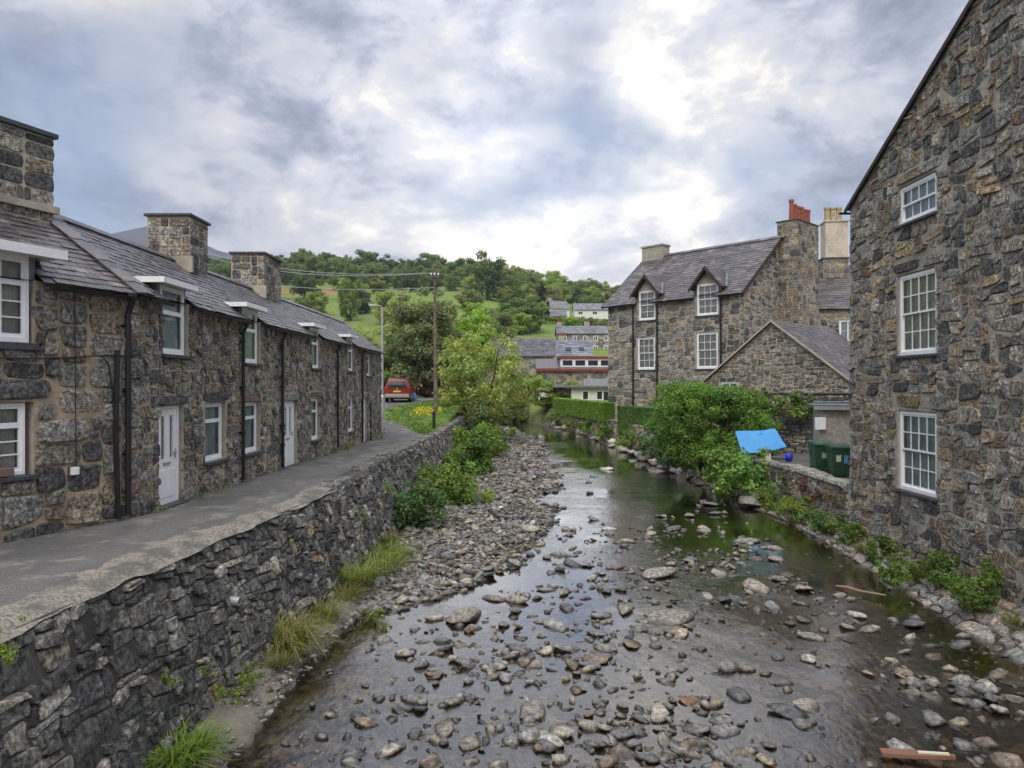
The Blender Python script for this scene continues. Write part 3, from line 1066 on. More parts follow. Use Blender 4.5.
ASPH = mk_asphalt()
PXL = itp([(0, -13), (8, -10), (13, -7.6), (36, -7.6), (37.6, -7.6), (40, -8.6), (44, -10.5), (50, -13), (60, -15)])
PXR = itp([(0, -5.4), (7.5, -5.15), (11, -4.9), (14.5, -4.5), (19, -4.25), (25, -4.1), (33, -3.87), (36, -4.2), (38.5, -4.9), (41, -6.1), (43, -7.7), (46, -8.3), (48, -8.0), (50, -6.6), (60, -5)])
V, F = strip_grid(np.arange(1, 60, .3), PXL, PXR, 16, lambda x, y: pz(y) + .012 + .012 * n2(x, y, .9, 3.0))
tag(link(bpy.data.objects.new('path', arr_mesh('path', V, F, ASPH, None, True))), kind='structure')


# ------------------------------------------------------------------ retaining wall of the river
def rw_map(u, v, d):
    u, v, d = np.broadcast_arrays(np.asarray(u, float), np.asarray(v, float), np.asarray(d, float))
    t = v / 2.6
    b = wz(u) - .25
    z = b + t * (WT(u) - b)
    x = BX(u) * (1 - t) + WX(u) * t + d + .04 * n2(u, v, .7, 2.0, 2)
    return np.stack([x, u, z], -1)


rw = thing('river_wall', 'long dry-looking rubble retaining wall between the asphalt path and the river', 'wall', (-4.6, 20, -2.3))
ys = np.arange(2, 50.2, .4)
vv = np.linspace(0, 2.6, 7)
U, Vv = np.meshgrid(ys, vv, indexing='ij')
front = rw_map(U, Vv, 0).reshape(-1, 3)
n = len(vv); k = len(ys)
top = rw_map(ys, 2.6 + 0 * ys, 0) + np.array([-.5, 0, 0])
V = np.concatenate([front, top, top - np.array([0, 0, 2.0])])
idx = np.arange(k * n).reshape(k, n)
F = np.stack([idx[:-1, :-1], idx[1:, :-1], idx[1:, 1:], idx[:-1, 1:]], -1).reshape(-1, 4).tolist()
for i in range(k - 1):
    a, b = idx[i, -1], idx[i + 1, -1]
    F.append([a, b, k * n + i + 1, k * n + i]); F.append([k * n + i, k * n + i + 1, k * n + k + i + 1, k * n + k + i])
link(bpy.data.objects.new('wall_core', arr_mesh('wall_core', V, np.array(F), MORTAR_DARK)), rw)
for i_end in (0, k - 1):
    MB().poly([V[q] for q in idx[i_end]] + [V[k * n + i_end], V[k * n + k + i_end]]).build('wall_end', MORTAR_DARK, rw)
pcs = rubble(rw_map, [(3, .0), (49.9, .0), (49.9, 2.56), (3, 2.56)], [], .08, (2, 3, 4, 4, 5, 6, 7), (1, 1, 2, 2, 2, 3, 4), PAL_WALL, joint=.007, proud=(.005, .085), warp=.75, wscale=1.2, tilt=.45, rnd=random.Random(5))
emit(pcs, rw, 'stone', STONE_WALL, 300, 8.0, 'small_stone')
# capping stones
pcs = []
y = 3.0
rr = random.Random(8)
while y < 49.6:
    l = rr.uniform(.28, .75)
    if y > 16.5 and rr.random() < .93:
        w = rr.uniform(.42, .6); x = float(WX(y + l / 2)); z = float(WT(y + l / 2)); h = rr.uniform(.05, .10) if y < 20 else rr.uniform(.06, .13)
        P = []
        npt = 9
        for (s, dz) in ((1, -.05), (1.0, h * .6), (.8, h)):
            for q in range(npt):
                t = q * 2 * math.pi / npt
                cu, su = math.copysign(abs(math.cos(t)) ** .5, math.cos(t)), math.copysign(abs(math.sin(t)) ** .5, math.sin(t))
                P.append((x - w / 2 + .07 + cu * s * w / 2 * rr.uniform(.88, 1.08), y + l / 2 + su * s * (l / 2 - .012) * rr.uniform(.9, 1.02), z + dz + (rr.uniform(-.018, .018) if dz > 0 else 0)))
        F = [(r * npt + q, r * npt + (q + 1) % npt, (r + 1) * npt + (q + 1) % npt, (r + 1) * npt + q) for r in range(2) for q in range(npt)] + [tuple(range(2 * npt, 3 * npt))]
        pcs.append((P, F, pick([(4, (.2, .195, .18)), (3, (.25, .22, .17)), (3, P_DARK)], rr)))
    y += l
emit(pcs, rw, 'capping_stone', STONE, 200, 6.0, 'small_capping_stone')

# worn concrete edge between the path and the wall face
def edge_z(x, y):
    t = np.clip((x - (WX(y) - .16)) / .22, 0, 1)
    return np.maximum(pz(y) + .052, WT(y) + .03) * (1 - t) + (WT(y) - .03) * t + .010 * n2(x, y, 2.2, 8.0) + .006 * n2(x, y, 9.0, 8.0)
V, F = strip_grid(np.arange(2.5, 18.2, .12), lambda y: WX(y) - .42 - .16 * n2(y, 0 * y, .8, 3.0) - .08 * n2(y, 0 * y, 4.0, 3.0), lambda y: WX(y) + .07 + .05 * n2(y, 0 * y, 2.5, 6.0), 12, edge_z)
t = NT('worn_concrete')
k_ = t.ramp(t.noise(26.0, 6.0, .7), [(.36, (.13, .115, .09)), (.5, (.26, .23, .18)), (.64, (.40, .36, .29))])
k_ = t.mix(t.ramp(t.noise(1.7, 6.0, .65), [(.48, 0.), (.6, .8)]), k_, (.11, .105, .095))
t.bump(t.noise(22.0, 6.0, .7), .8, .03)
link(bpy.data.objects.new('worn_edge', arr_mesh('worn_edge', V, F, t.done(k_, .92, .2), None, False)), rw)

# concrete footing along the wall
fo = MB()
yy = np.arange(4, 19.6, .14)
prof = [(-.35, .30), (-.05, .29), (.12, .26), (.26, .22), (.38, .15), (.47, .05), (.52, -.12), (.56, -.5)]
V, F = [], []
for a in yy:
    tap = max(0.0, min(1.0, (19.6 - a) / 4.0))
    for (dx, dz) in prof:
        j = float(n2(a, dx * 3, 1.4, 6.0)) + .8 * float(n2(a, dx * 4, 4.5, 2.0))
        V.append((float(BX(a)) + dx * (.35 + .65 * tap) + .08 * j, a, float(wz(a)) + dz * (.6 + .4 * tap) + .05 * j))
m = len(prof)
for i in range(len(yy) - 1):
    for j in range(m - 1):
        F.append((i * m + j, i * m + j + 1, (i + 1) * m + j + 1, (i + 1) * m + j))
F.append(tuple(range(m - 1, -1, -1)))
ft = fo.add(V, F).build('wall_footing', CONC, rw, smooth=True)
m = MB(); m.lathe((-4.42, 11.35, -1.02), [(.07, -.2), (.07, .07), (.055, .07), (.055, -.1)], 14, ax=(1, -.1, -.1), close=False)
m.build('drain_pipe', GALV, rw)
# ------------------------------------------------------------------ terrace on the left
TF = Fr((-6.9, 0), (0, 1))                     # main front, u = Y
EAVE, RIDGE, DEP = 4.15, 5.65, 2.0
ds = Vector((-DEP, 0, RIDGE - EAVE)); SL = ds.length; ds.normalize()
nrm_main = Vector((RIDGE - EAVE, 0, DEP)).normalized()
d_near = Vector((.375, .927, 0)).normalized()
NC = Vector((-6.9, 13.1, 0))
NF = Fr(NC - d_near * 6.0, d_near)             # turned front of the nearest house, corner at u = 6


def terrace_house(name, label, y0, y1, opens, pipes, door=None, uppers=(), lowers=(), first=False):
    h = thing(name, label, 'house', (-6.9, (y0 + y1) / 2, 0), 'stone terrace houses')
    ops = [(a, b, c, d) for (a, b, c, d) in lowers]
    if door: ops.append(door)
    up = [(a, b, c, EAVE - .0) for (a, b, c) in uppers]
    base = -.9
    outl = [(y0, base), (y1, base), (y1, EAVE), (y0, EAVE)]
    wall(h, TF, outl, ops + up, MORTAR_BROWN)
    lint = [(a - .18, b + .18, d + .005, d + .22) for (a, b, c, d) in lowers + ([door] if door else [])]
    pcs = rubble(TF.P, [(y0, base + .5), (y1, base + .5), (y1, EAVE - .02), (y0, EAVE - .02)], ops + up + lint, .085, (2, 3, 3, 4, 4, 5), (2, 2, 3, 3), PAL_COT, joint=.013, proud=(.008, .05), warp=.65, rnd=random.Random(int(y0 * 10)))
    emit(pcs, h, 'stone', STONE, 300, 6.5, 'small_stone')
    for (a, b, c, d) in lint:
        emit(rubble(TF.P, [(a, c), (b, c), (b, d), (a, d)], [], (d - c) * .99, (9,), (1,), [(3, P_DARK), (1, P_RED), (2, P_GREY)], joint=.012, proud=(.02, .045), warp=.25, jt=.5, npt=14, tilt=.1), h, 'lintel', STONE, 4, 0.0)
    for (a, b, c, d) in lowers:
        window(h, TF, a + .02, b - .05, c, d - .01, CASEMENT, depth=.15)
    for (a, b, c) in uppers:
        flat_dormer(h, TF, a + .02, b - .05, c, 4.42, 4.45)
    if door: front_door(h, TF, door[0] + .01, door[1] - .04, door[2], door[3] - .01)
    # rear and gable walls
    m = MB(); m.box(-10.9, -10.6, y0, y1, base, EAVE); m.build('rear_wall', MORTAR_BROWN, h)
    for u in pipes:
        downpipe(h, TF, u, 4.02, float(pz(u)))
    return h


def terrace_roof(h, y0, y1, hip=False, pal=PAL_SLATE, limit=300):
    ov = .17
    e0 = Vector((-6.9 + ov, 0, EAVE - ov * (RIDGE - EAVE) / DEP + .06))
    S = SL * (DEP + ov) / DEP
    m = MB()
    def inside(u, w):
        y = y0 + u
        for (a, b) in ROOF_GAPS:
            if a < y < b and w < .62: return False
        if hip:
            t = w / S
            return y > 13.17 + t * (13.49 - 13.17) - .05
        return True
    ya = 13.17 if hip else y0
    yb = 13.49 if hip else y0
    p = lambda y, w: Vector((e0.x, y, e0.z)) + ds * w
    gapped_roof(m, p, ya, y1, yb, y1, S, [g_ for g_ in ROOF_GAPS if g_[0] > y0 and g_[1] < y1], .62)
    rid = p(0, S)
    m.poly([Vector((rid.x, yb, rid.z)), Vector((rid.x, y1, rid.z)), Vector((-11.1, y1, EAVE - .1)), Vector((-11.1, yb, EAVE - .1))])
    r = m.build('roof', SLATE, h)
    r.data.color_attributes['Col'].data.foreach_set('color', np.tile(np.array([.05, .048, .05, 1], np.float32), len(r.data.vertices)))
    slates(r, Vector((e0.x, y0, e0.z)), (0, 1, 0), ds, nrm_main, y1 - y0, S, inside, pal, .28, .19, limit=limit, minpx=5.0)
    y = max(y0, 13.5)
    while y < y1 - .05:                                   # ridge tiles
        l = min(.45, y1 - y)
        m = MB(); m.tint = pick(PAL_SLATE)
        for sgn in (1, -1):
            m.obox(Vector((rid.x, y, rid.z + .055)), (0, l - .012, 0), Vector((sgn * .17, 0, -.125)), (0, 0, .022))
        m.build('ridge_tile', SLATE, r); y += .45
    return r


lowA = [(15.96, 17.12, .68, 2.02)]
lowB = [(18.24, 19.44, .64, 1.98), (24.4, 25.5, .5, 1.95)]
lowC = [(29.9, 30.95, .42, 1.9)]
upA = [(14.02, 15.1, 3.05)]
upB = [(18.3, 19.4, 3.0), (24.42, 25.5, 3.0)]
upC = [(29.9, 30.95, 3.0)]
ROOF_GAPS = [(a - .06, b + .06) for (a, b, c) in upA + upB + upC]
hA = terrace_house('terrace_house', 'stone terrace cottage with a white door beside the hipped corner, nearest of the straight row', 13.1, 18.1, None, [18.0], (13.86, 14.9, .0, 2.02), upA, lowA)
terrace_roof(hA, 13.1, 18.1, True)
hB = terrace_house('terrace_house', 'stone terrace cottage with two lower windows around a white door, middle of the row', 18.1, 25.85, None, [21.1], (21.5, 22.75, -.13, 1.95), upB, lowB)
terrace_roof(hB, 18.1, 25.85)
hC = terrace_house('terrace_house', 'stone terrace cottage at the far end of the row by the lamp post', 25.85, 37.4, None, [27.8, 32.4], (32.75, 33.65, -.30, 1.8), upC, lowC + [(33.7, 34.8, 2.85, 3.9)])
terrace_roof(hC, 25.85, 37.4)
m = MB(); m.box(-10.9, -6.905, 37.1, 37.396, -.9, EAVE); m.poly([(-6.95, 37.39, EAVE), (-8.9, 37.39, RIDGE - .06), (-10.85, 37.39, EAVE)])
m.build('gable_wall', MORTAR_BROWN, hC)
m = MB(); m.tube([TF.p(34.4, 1.6, .06), TF.p(34.4, -.3, .06)], .035, 8); m.build('waste_pipe', BLACK, hC)
for (h, a, b) in ((hA, 15.2, 18.1), (hB, 18.12, 18.22), (hB, 19.5, 24.3), (hB, 25.6, 25.84), (hC, 25.86, 29.8), (hC, 31.0, 37.4)):
    gutter(h, (-6.66, a, 4.03), (-6.66, b, 4.03))
gutter(hA, (-6.66, 13.2, 4.03), (-6.66, 13.95, 4.03))
ch = chimney(hB, (-8.95, 19.05), (0, 1), 1.1, 1.1, 4.9, 6.82, PAL_CHIM, .11, (2, 3, 4, 5), (2, 2, 3), mort=RENDER)
m = MB()
m.box(-9.6, -8.3, 18.42, 18.5, 5.35, 5.78); m.build('flaunching', RENDER, ch)
ch = chimney(hB, (-8.95, 24.9), (0, 1), 1.1, 1.75, 4.9, 6.85, PAL_CHIM, .11, (2, 3, 4, 5), (2, 2, 3), mort=RENDER)
m = MB(); m.box(-9.6, -8.3, 23.95, 24.03, 5.35, 5.78); m.build('flaunching', RENDER, ch)

# the nearest, turned house
hN = thing('corner_house', 'stone house at the left edge with big squared blocks and a hipped brownish slate roof', 'house', (-8, 10.5, 0))
nlow = [(2.5, 4.08, 1.0, 2.17)]
nup = [(2.5, 4.08, 3.08, 4.10)]
outl = [(-4, -.9), (6, -.9), (6, 4.10), (-4, 4.10)]
wall(hN, NF, outl, nlow + nup, MORTAR_TAN, thick=.38)
lint = [(2.3, 4.5, 2.175, 2.52)]
pcs = rubble(NF.P, [(-1.5, -.2), (5.98, -.2), (5.98, 4.08), (-1.5, 4.08)], nlow + nup + lint, .13, (3, 4, 5, 6, 7), (2, 3, 3, 4), PAL_NEAR, joint=.014, proud=(.02, .06), warp=.3, jt=.7, rnd=random.Random(41))
emit(pcs, hN, 'stone', STONE, 300, 8.0, 'small_stone')
emit(rubble(NF.P, [(2.3, 2.175), (4.5, 2.175), (4.5, 2.52), (2.3, 2.52)], [], .345, (9,), (1,), [(1, P_DARK)], joint=.012, proud=(.03, .05), warp=.2, jt=.5, npt=14, tilt=.05), hN, 'lintel', STONE, 4, 0.0)
window(hN, NF, 2.5, 3.98, 1.02, 2.16, CASEMENT2, depth=.13, back=CURTAIN, drape=.5)
m = MB(); m.tint = (.19, .13, .10); NF.box(m, 2.6, 3.72, 1.03, 1.16, -.05, .09); fb = m.build('window_box', PAINT, hN, bevel=.01)
w = window(hN, NF, 2.5, 4.02, 3.1, 4.47, CASEMENT2, depth=.10, back=CURTAIN, drape=.5, fw=.075)
m = MB(); NF.box(m, 1.9, 4.42, 4.49, 4.60, -1.0, .24); dr = m.build('dormer_roof', LEAD, hN, bevel=.01)
m = MB(); NF.box(m, 1.9, 4.44, 4.46, 4.61, .243, .285); m.build('fascia', WHITE, dr)
m = MB(); NF.box(m, 1.92, 4.40, 4.468, 4.487, -.9, .24); m.build('soffit', WHITE, dr)
m = MB(); NF.box(m, 4.03, 4.12, 3.9, 4.486, -1.2, -.04); m.build('dormer_cheek', LEAD, hN)
m = MB(); NF.box(m, 2.35, 4.2, 2.98, 3.04, -.1, .1); m.build('sill', CAST, hN, bevel=.01)
sN = (-NF.n * DEP + Vector((0, 0, RIDGE - EAVE))).normalized()
nN = (NF.n * (RIDGE - EAVE) + Vector((0, 0, DEP))).normalized()
ov = .17
S = SL * (DEP + ov) / DEP
e0 = NF.p(-4, EAVE - ov * (RIDGE - EAVE) / DEP + .05, ov)
Lh = 10.0 + .03
def insN(u, w):
    t = w / S
    if 6.35 < u < 8.2 and w < .6: return False
    return u < Lh + .03 + t * (9.61 - Lh) + .04
m = MB()
P = lambda u, w: e0 + NF.du * u + sN * w
gapped_roof(m, P, 0, Lh, 0, 9.61, S, [(6.4, 8.13)], .62)
rr_ = P(0, S); m.poly([P(0, S), P(9.61, S), P(9.61, S) + Vector((-2.0, .8, -1.55)), P(0, S) + Vector((-2.0, .8, -1.55))])
m.tint = (.05, .045, .045); m.c = [m.tint] * len(m.v)
rN = m.build('roof', SLATE, hN)
slates(rN, e0, NF.du, sN, nN, Lh, S, insN, PAL_SLATE_B, .27, .17, limit=300, minpx=5.0)
a, b = P(Lh + .0, -.02), P(9.61, S)                       # hip tiles
n = 8
for k in range(n):
    p, q = a.lerp(b, k / n), a.lerp(b, (k + 1) / n + .02)
    m = MB(); m.tint = pick([(2, (.12, .10, .095)), (1, (.09, .08, .08))])
    d = (q - p)
    for side, nn in ((nrm_main.cross(d).normalized(), nrm_main), (d.cross(nN).normalized(), nN)):
        if (side.dot(Vector((0, 1, 0))) < 0) == (nn is nrm_main): side = -side
        m.obox(p + Vector((0, 0, .05 + .014 * (k % 2))), d, side * .23, nn * .024)
    m.build('hip_tile', SLATE, rN)
gutter(hN, NF.p(-3.9, 4.02, .22), NF.p(2.3, 4.02, .22)); gutter(hN, NF.p(4.2, 4.02, .22), NF.p(6.0, 4.02, .22))
downpipe(hN, NF, 5.72, 4.0, 0.02, r=.05)
cc = NF.p(6, 0, -DEP) + d_near * (-.39 - .05 - .95)
ch = chimney(hN, (cc.x, cc.y), d_near, .8, 1.8, 4.9, 7.02, PAL_CHIM, .14, (1, 2, 3, 4, 5), (2, 2), cap=.09, mort=RENDER)
m = MB(); c0 = Vector((cc.x, cc.y, 5.62)); m.obox(c0 - d_near * .98 + NF.n * .38, d_near * 1.96, NF.n * .1, (0, 0, .13)); m.build('flashing', RENDER, ch)
# cable and junction box on its front
m = MB()
pts = [NF.p(2.0 + t * 3.2, 2.95 - .10 * math.sin(t * 3.1), .065) for t in (i / 12 for i in range(13))] + [NF.p(5.35, 2.8, .06), NF.p(5.42, 2.3, .07), NF.p(5.5, 1.2, .08), NF.p(5.5, .1, .08)]
m.tube(pts, .014, 5); m.tube([NF.p(4.72, 4.0, .06), NF.p(4.73, 2.4, .065), NF.p(4.74, 1.05, .07)], .009, 5)
m.build('cable', BLACK, hN)
m = MB(); NF.box(m, 4.66, 4.78, .93, 1.06, .02, .10); m.build('junction_box', WHITE, hN, bevel=.008)
m = MB(); m.tube([NF.p(5.5, 3.05, .09), NF.p(5.46, 1.5, .10), NF.p(5.52, .05, .09)], .045, 8); m.build('soil_pipe', BLACK, hN)

# ------------------------------------------------------------------ big gabled house on the right
RH = thing('river_house', 'tall rubble-stone house gable with three white sash windows rising from the river on the right', 'house', (10.05, 14, -2))
RF = Fr((10.05, 21.1), (0, -1))
SLP = .54
apx = 7.6
EZ = 7.68
outl = [(0, -2.6), (2 * apx, -2.6), (2 * apx, EZ), (apx, EZ + apx * SLP), (0, EZ)]
rops = [(2.62, 4.30, -.28, 1.78), (2.62, 4.30, 3.16, 5.25), (2.64, 4.30, 6.52, 7.52)]
wall(RH, RF, outl, rops, MORTAR_GREY, thick=.5)
lint = [(2.4, 4.75, 1.80, 2.22), (2.5, 3.6, 7.54, 7.85), (3.65, 4.7, 7.54, 7.85), (2.45, 4.6, 5.27, 5.6)]
out2 = [(0.02, -2.3), (8.6, -2.3), (8.6, EZ + apx * SLP - 1.0 * SLP - .05), (apx, EZ + apx * SLP - .05), (0.02, EZ - .05)]
out2 = [(0.02, -2.3), (8.4, -2.3), (8.4, 11.2), (apx, EZ + apx * SLP - .05), (0.02, EZ - .04)]
pcs = rubble(RF.P, out2, rops + lint, .105, (2, 3, 4, 4, 5, 6, 8), (2, 2, 2, 3, 3, 4), PAL_RIGHT, joint=.015, proud=(.005, .06), warp=.8, wscale=1.3, tilt=.3, rnd=random.Random(19))
for (a, b, c, d) in lint:
    pcs += rubble(RF.P, [(a, c), (b, c), (b, d), (a, d)], [], (d - c) * .999, (3, 4), (1,), [(2, P_DARK), (1, P_GREY), (1, P_OCHRE)], joint=.03, proud=(.03, .06), warp=.0)
emit(pcs, RH, 'stone', STONE, 300, 8.0, 'small_stone')
SASH_HI = [(0, 1, .46, 1, 4, 1, 0), (0, 1, 0, .5, 4, 1, 1.5)]
for i, (a, b, c, d) in enumerate(rops):
    window(RH, RF, a + .02, b - .02, c + .02, d - .02, SASH_HI if i == 2 else SASH44, depth=.10, fw=.085, back=CURTAIN if i == 1 else NET, drape=1.03, bar=.03)
m = MB(); m.box(10.55, 19, 5.9, 6.2, -2.6, EZ); m.box(10.55, 19, 20.7, 21.1, -2.6, EZ); m.box(18.7, 19, 6.2, 20.7, -2.6, EZ)
m.build('rear_wall', MORTAR_GREY, RH)
m = MB(); m.tint = (.06, .06, .065)
for sgn in (1, -1):
    y_e, y_r = 13.5 + sgn * (apx + .12), 13.5
    m.add([(9.97, y_e, EZ - .06), (19.2, y_e, EZ - .06), (19.2, y_r, EZ + apx * SLP + .02), (9.97, y_r, EZ + apx * SLP + .02), (9.97, y_e, EZ + .02), (19.2, y_e, EZ + .02), (19.2, y_r, EZ + apx * SLP + .10), (9.97, y_r, EZ + apx * SLP + .10)],
          [(0, 3, 2, 1), (4, 5, 6, 7), (0, 1, 5, 4), (3, 0, 4, 7), (1, 2, 6, 5)])
rfm = m.build('roof', SLATE, RH)
m = MB(); m.obox((9.93, 21.24, EZ - .16), (.038, 0, 0), (0, -(apx + .14), (apx + .14) * SLP), (0, 0, .13)); m.build('bargeboard', TIMBER, rfm)
gutter(RH, (9.8, 21.28, EZ - .1), (19, 21.28, EZ - .1))
# ------------------------------------------------------------------ gabled house with dormers across the yard
H2 = thing('dormer_house', 'large stone house with two gabled dormers and red chimney pots behind the big shrub', 'house', (10, 45, 0))
HF = Fr((6.7, 49.5), (.677, -.736))
HL, HE, HRZ, HHALF = 10.05, 7.95, 11.77, 4.78
ops = [(2.5, 3.96, 3.38, 5.57), (7.06, 8.6, 3.37, 5.65), (2.58, 3.9, -1.1, .46)]
upd = [(2.62, 3.98, 6.66, 7.95), (7.1, 8.62, 6.66, 7.95)]
outl = [(0, -2.2), (HL, -2.2), (HL, HE), (0, HE)]
wall(H2, HF, outl, ops + upd, MORTAR_GREY, thick=.45)
pcs = rubble(HF.P, [(0.02, -1.9), (HL - .02, -1.9), (HL - .02, HE - .02), (0.02, HE - .02)], ops + upd, .17, (3, 3, 4, 5, 6), (2, 2, 3), PAL_H2, joint=.026, proud=(.015, .06), warp=.5, rnd=random.Random(71))
emit(pcs, H2, 'stone', STONE, 300, 6.0, 'small_stone')
for (a, b, c, d) in ops:
    window(H2, HF, a + .02, b - .02, c + .02, d - .02, SASH33, depth=.12, fw=.10, bar=.03, back=CURTAIN)
GF = Fr((6.7 + .677 * HL, 49.5 - .736 * HL), (.736, .677))
outg = [(0.02, -2.2), (2 * HHALF, -2.2), (2 * HHALF, HE), (HHALF, HRZ), (0.02, HE)]
wall(H2, GF, outg, [], MORTAR_GREY, thick=.45, name='gable_wall')
pcs = rubble(GF.P, [(0.05, 1.5), (2 * HHALF, 1.5), (2 * HHALF, HE), (HHALF, HRZ - .05), (0.05, HE)], [], .16, (2, 3, 3, 4), (2, 2, 3), PAL_COT, joint=.04, proud=(.02, .05), warp=.6, rnd=random.Random(72))
emit(pcs, H2, 'gable_stone', STONE, 150, 6.0, 'small_gable_stone')
m = MB()
f3 = Fr((6.7 + .736 * 2 * HHALF, 49.5 + .677 * 2 * HHALF), (.677, -.736))
f3.box(m, 0, HL, -2.2, HE, -.4, 0)
f4 = Fr((6.7 + .736 * .5, 49.5 + .677 * .5), (.736, .677))
f4.box(m, 0, 2 * HHALF - 1, -2.2, HE, -.4, 0)
m.poly([f4.p(-.4, HE, 0), f4.p(HHALF - .5, HRZ - .1, 0), f4.p(2 * HHALF - .6, HE, 0)])
m.build('rear_wall', MORTAR_GREY, H2)
ov = .3
s2 = (-HF.n * HHALF + Vector((0, 0, HRZ - HE))).normalized(); S2 = math.hypot(HHALF, HRZ - HE)
nr2 = (HF.n * (HRZ - HE) + Vector((0, 0, HHALF))).normalized()
e0 = HF.p(-.35, HE, 0) - s2 * ov + nr2 * .06
m = MB()
LL = HL + .6
P = lambda u, w: e0 + HF.du * u + s2 * w
gapped_roof(m, P, 0, LL, 0, LL, S2 + ov, [(2.92, 4.38), (7.4, 9.02)], 1.15)
bk = (HF.n * -HHALF + Vector((0, 0, -(HRZ - HE)))); m.poly([P(LL, S2 + ov), P(0, S2 + ov), P(0, S2 + ov) + bk, P(LL, S2 + ov) + bk])
m.c = [(.06, .052, .055)] * len(m.v)
r2 = m.build('roof', SLATE, H2)
DG = [(2.62 + .35, 3.98 + .35), (7.1 + .35, 8.62 + .35)]
slates(r2, e0, HF.du, s2, nr2, LL, S2 + ov, lambda u, w: not any(a < u < b and w < 1.15 for a, b in DG), PAL_SLATE_B, .42, .27, limit=300, minpx=4.0, lift=1.4)
m = MB()
for sgn, q in ((1, LL),):
    m.obox(P(q, 0) - nr2 * .17, HF.du * .05, s2 * (S2 + ov), nr2 * .2)
m.obox(P(-.05, 0) - nr2 * .17, HF.du * .05, s2 * (S2 + ov), nr2 * .2)
m.build('bargeboard', TIMBER, r2)
y = 0
while y < LL - .05:
    m = MB(); m.tint = pick(PAL_SLATE_B)
    top = P(y, S2 + ov) + Vector((0, 0, .07))
    for sg in (1, -1):
        m.obox(top, HF.du * .56, HF.n * (.22 * sg) + Vector((0, 0, -.17)), (0, 0, .03))
    m.build('ridge_tile', SLATE, r2); y += .575
for (a, b, c, d) in upd:                                     # dormers
    vt = 8.62
    window(H2, HF, a + .02, b - .02, c + .02, vt, SASH22 if a < 5 else SASH33, depth=.10, fw=.09, bar=.03, back=CURTAIN, drape=1.0)
    um = (a + b) / 2; ap = 9.62; hw = .98
    dm = MB(); dm.poly([HF.p(a - .12, vt, -.06), HF.p(b + .12, vt, -.06), HF.p(um, vt + .86, -.06)]); dm.build('dormer_gable', RENDER, H2)
    dm = MB(); dm.obox(HF.p(a - .12, HE - .2, -.08), HF.du * .1, -HF.n * 1.8, (0, 0, vt - HE + .3)); dm.obox(HF.p(b + .02, HE - .2, -.08), HF.du * .1, -HF.n * 1.8, (0, 0, vt - HE + .3))
    dm.build('dormer_cheek', LEAD, H2)
    dr = MB(); dr.c = []
    dr.tint = (.09, .075, .075)
    for sg in (1, -1):
        t0 = HF.p(um, ap, .30); dn = HF.du * (sg * (hw + .15)) + Vector((0, 0, -(ap - 8.30)))
        dr.obox(t0, -HF.n * 2.3, dn, Vector((0, 0, .06)))
    dro = dr.build('dormer_roof', SLATE, H2)
    pc = []
    for sg in (1, -1):
        t0 = HF.p(um, ap + .07, .32); dn = HF.du * (sg * (hw + .17)) + Vector((0, 0, -(ap - 8.30))); L_ = dn.length
        e_, s_ = -HF.n, -dn.normalized()
        slates(dro, t0 + dn, e_, s_, e_.cross(s_) if e_.cross(s_).z > 0 else s_.cross(e_), 2.2, L_, lambda u, w: True, PAL_SLATE_B, .36, .24, limit=40, minpx=4.0)
    bb = MB()
    for sg in (1, -1):
        bb.obox(HF.p(um, ap - .16, .31), HF.n * .05, HF.du * (sg * (hw + .18)) + Vector((0, 0, -(ap - 8.30))), Vector((0, 0, .19)))
    bb.build('bargeboard', TIMBER, dro)
    fl = MB(); fl.obox(HF.p(b + .55, 8.35, .1), HF.du * .10, -HF.n * .06 + Vector((0, 0, .75)), HF.n * .05 + HF.du * .05); fl.build('flashing', GALV, dro)
for (u, vt) in ((2.25, 7.8), (4.2, 7.6), (8.85, 7.7)):
    downpipe(H2, HF, u, vt, -1.0, off=.11, r=.06)
for (a, b) in ((-.3, 2.5), (4.05, 7.0), (8.7, HL + .2)):
    q = HF.p(a, HE - .17, .32); q2 = HF.p(b, HE - .17, .32); gutter(H2, q, q2, .075)
# stacks
lc = HF.p(.55, 0, -HHALF)
chimney(H2, (lc.x, lc.y), (.677, -.736), .9, 1.8, 10.6, 12.5, PAL_H2, stones=False, mort=MORTAR_GREY, cap=.12, capmat=MORTAR_GREY)
sk = GF.p(6.28, 0, .55)
c2 = chimney(H2, (sk.x, sk.y), (.736, .677), 1.3, 3.0, 2.0, 12.75, PAL_COT, .17, (2, 2, 3, 4), (1, 2, 2), mort=MORTAR_BROWN, limit=200)
for k in range(6):
    pc = GF.p(4.98 + k * .53, 0, .75 - .03 * k)
    hh = 1.3 if k == 0 else 1.05 + .05 * (k % 2)
    m = MB(); m.lathe((pc.x, pc.y, 12.83), [(.17, 0), (.15, .06), (.125, hh * .8), (.12, hh * .82), (.16, hh * .86), (.16, hh * .96), (.12, hh), (.10, hh), (.10, hh - .2)], 12)
    m.build('chimney_pot', TERRA, c2)
for k in range(5):                                           # stepped shoulders of the breast
    m = MB(); m.tint = P_WARM
    q = GF.p(7.8, 0, 0)
    GF.box(m, 7.79, 7.79 + .42 * (k + 1), 7.6 - .62 * k - .62, 7.6 - .62 * k, .0, 1.05 - .05 * k)
    m.build('stepped_shoulder', STONE, H2)

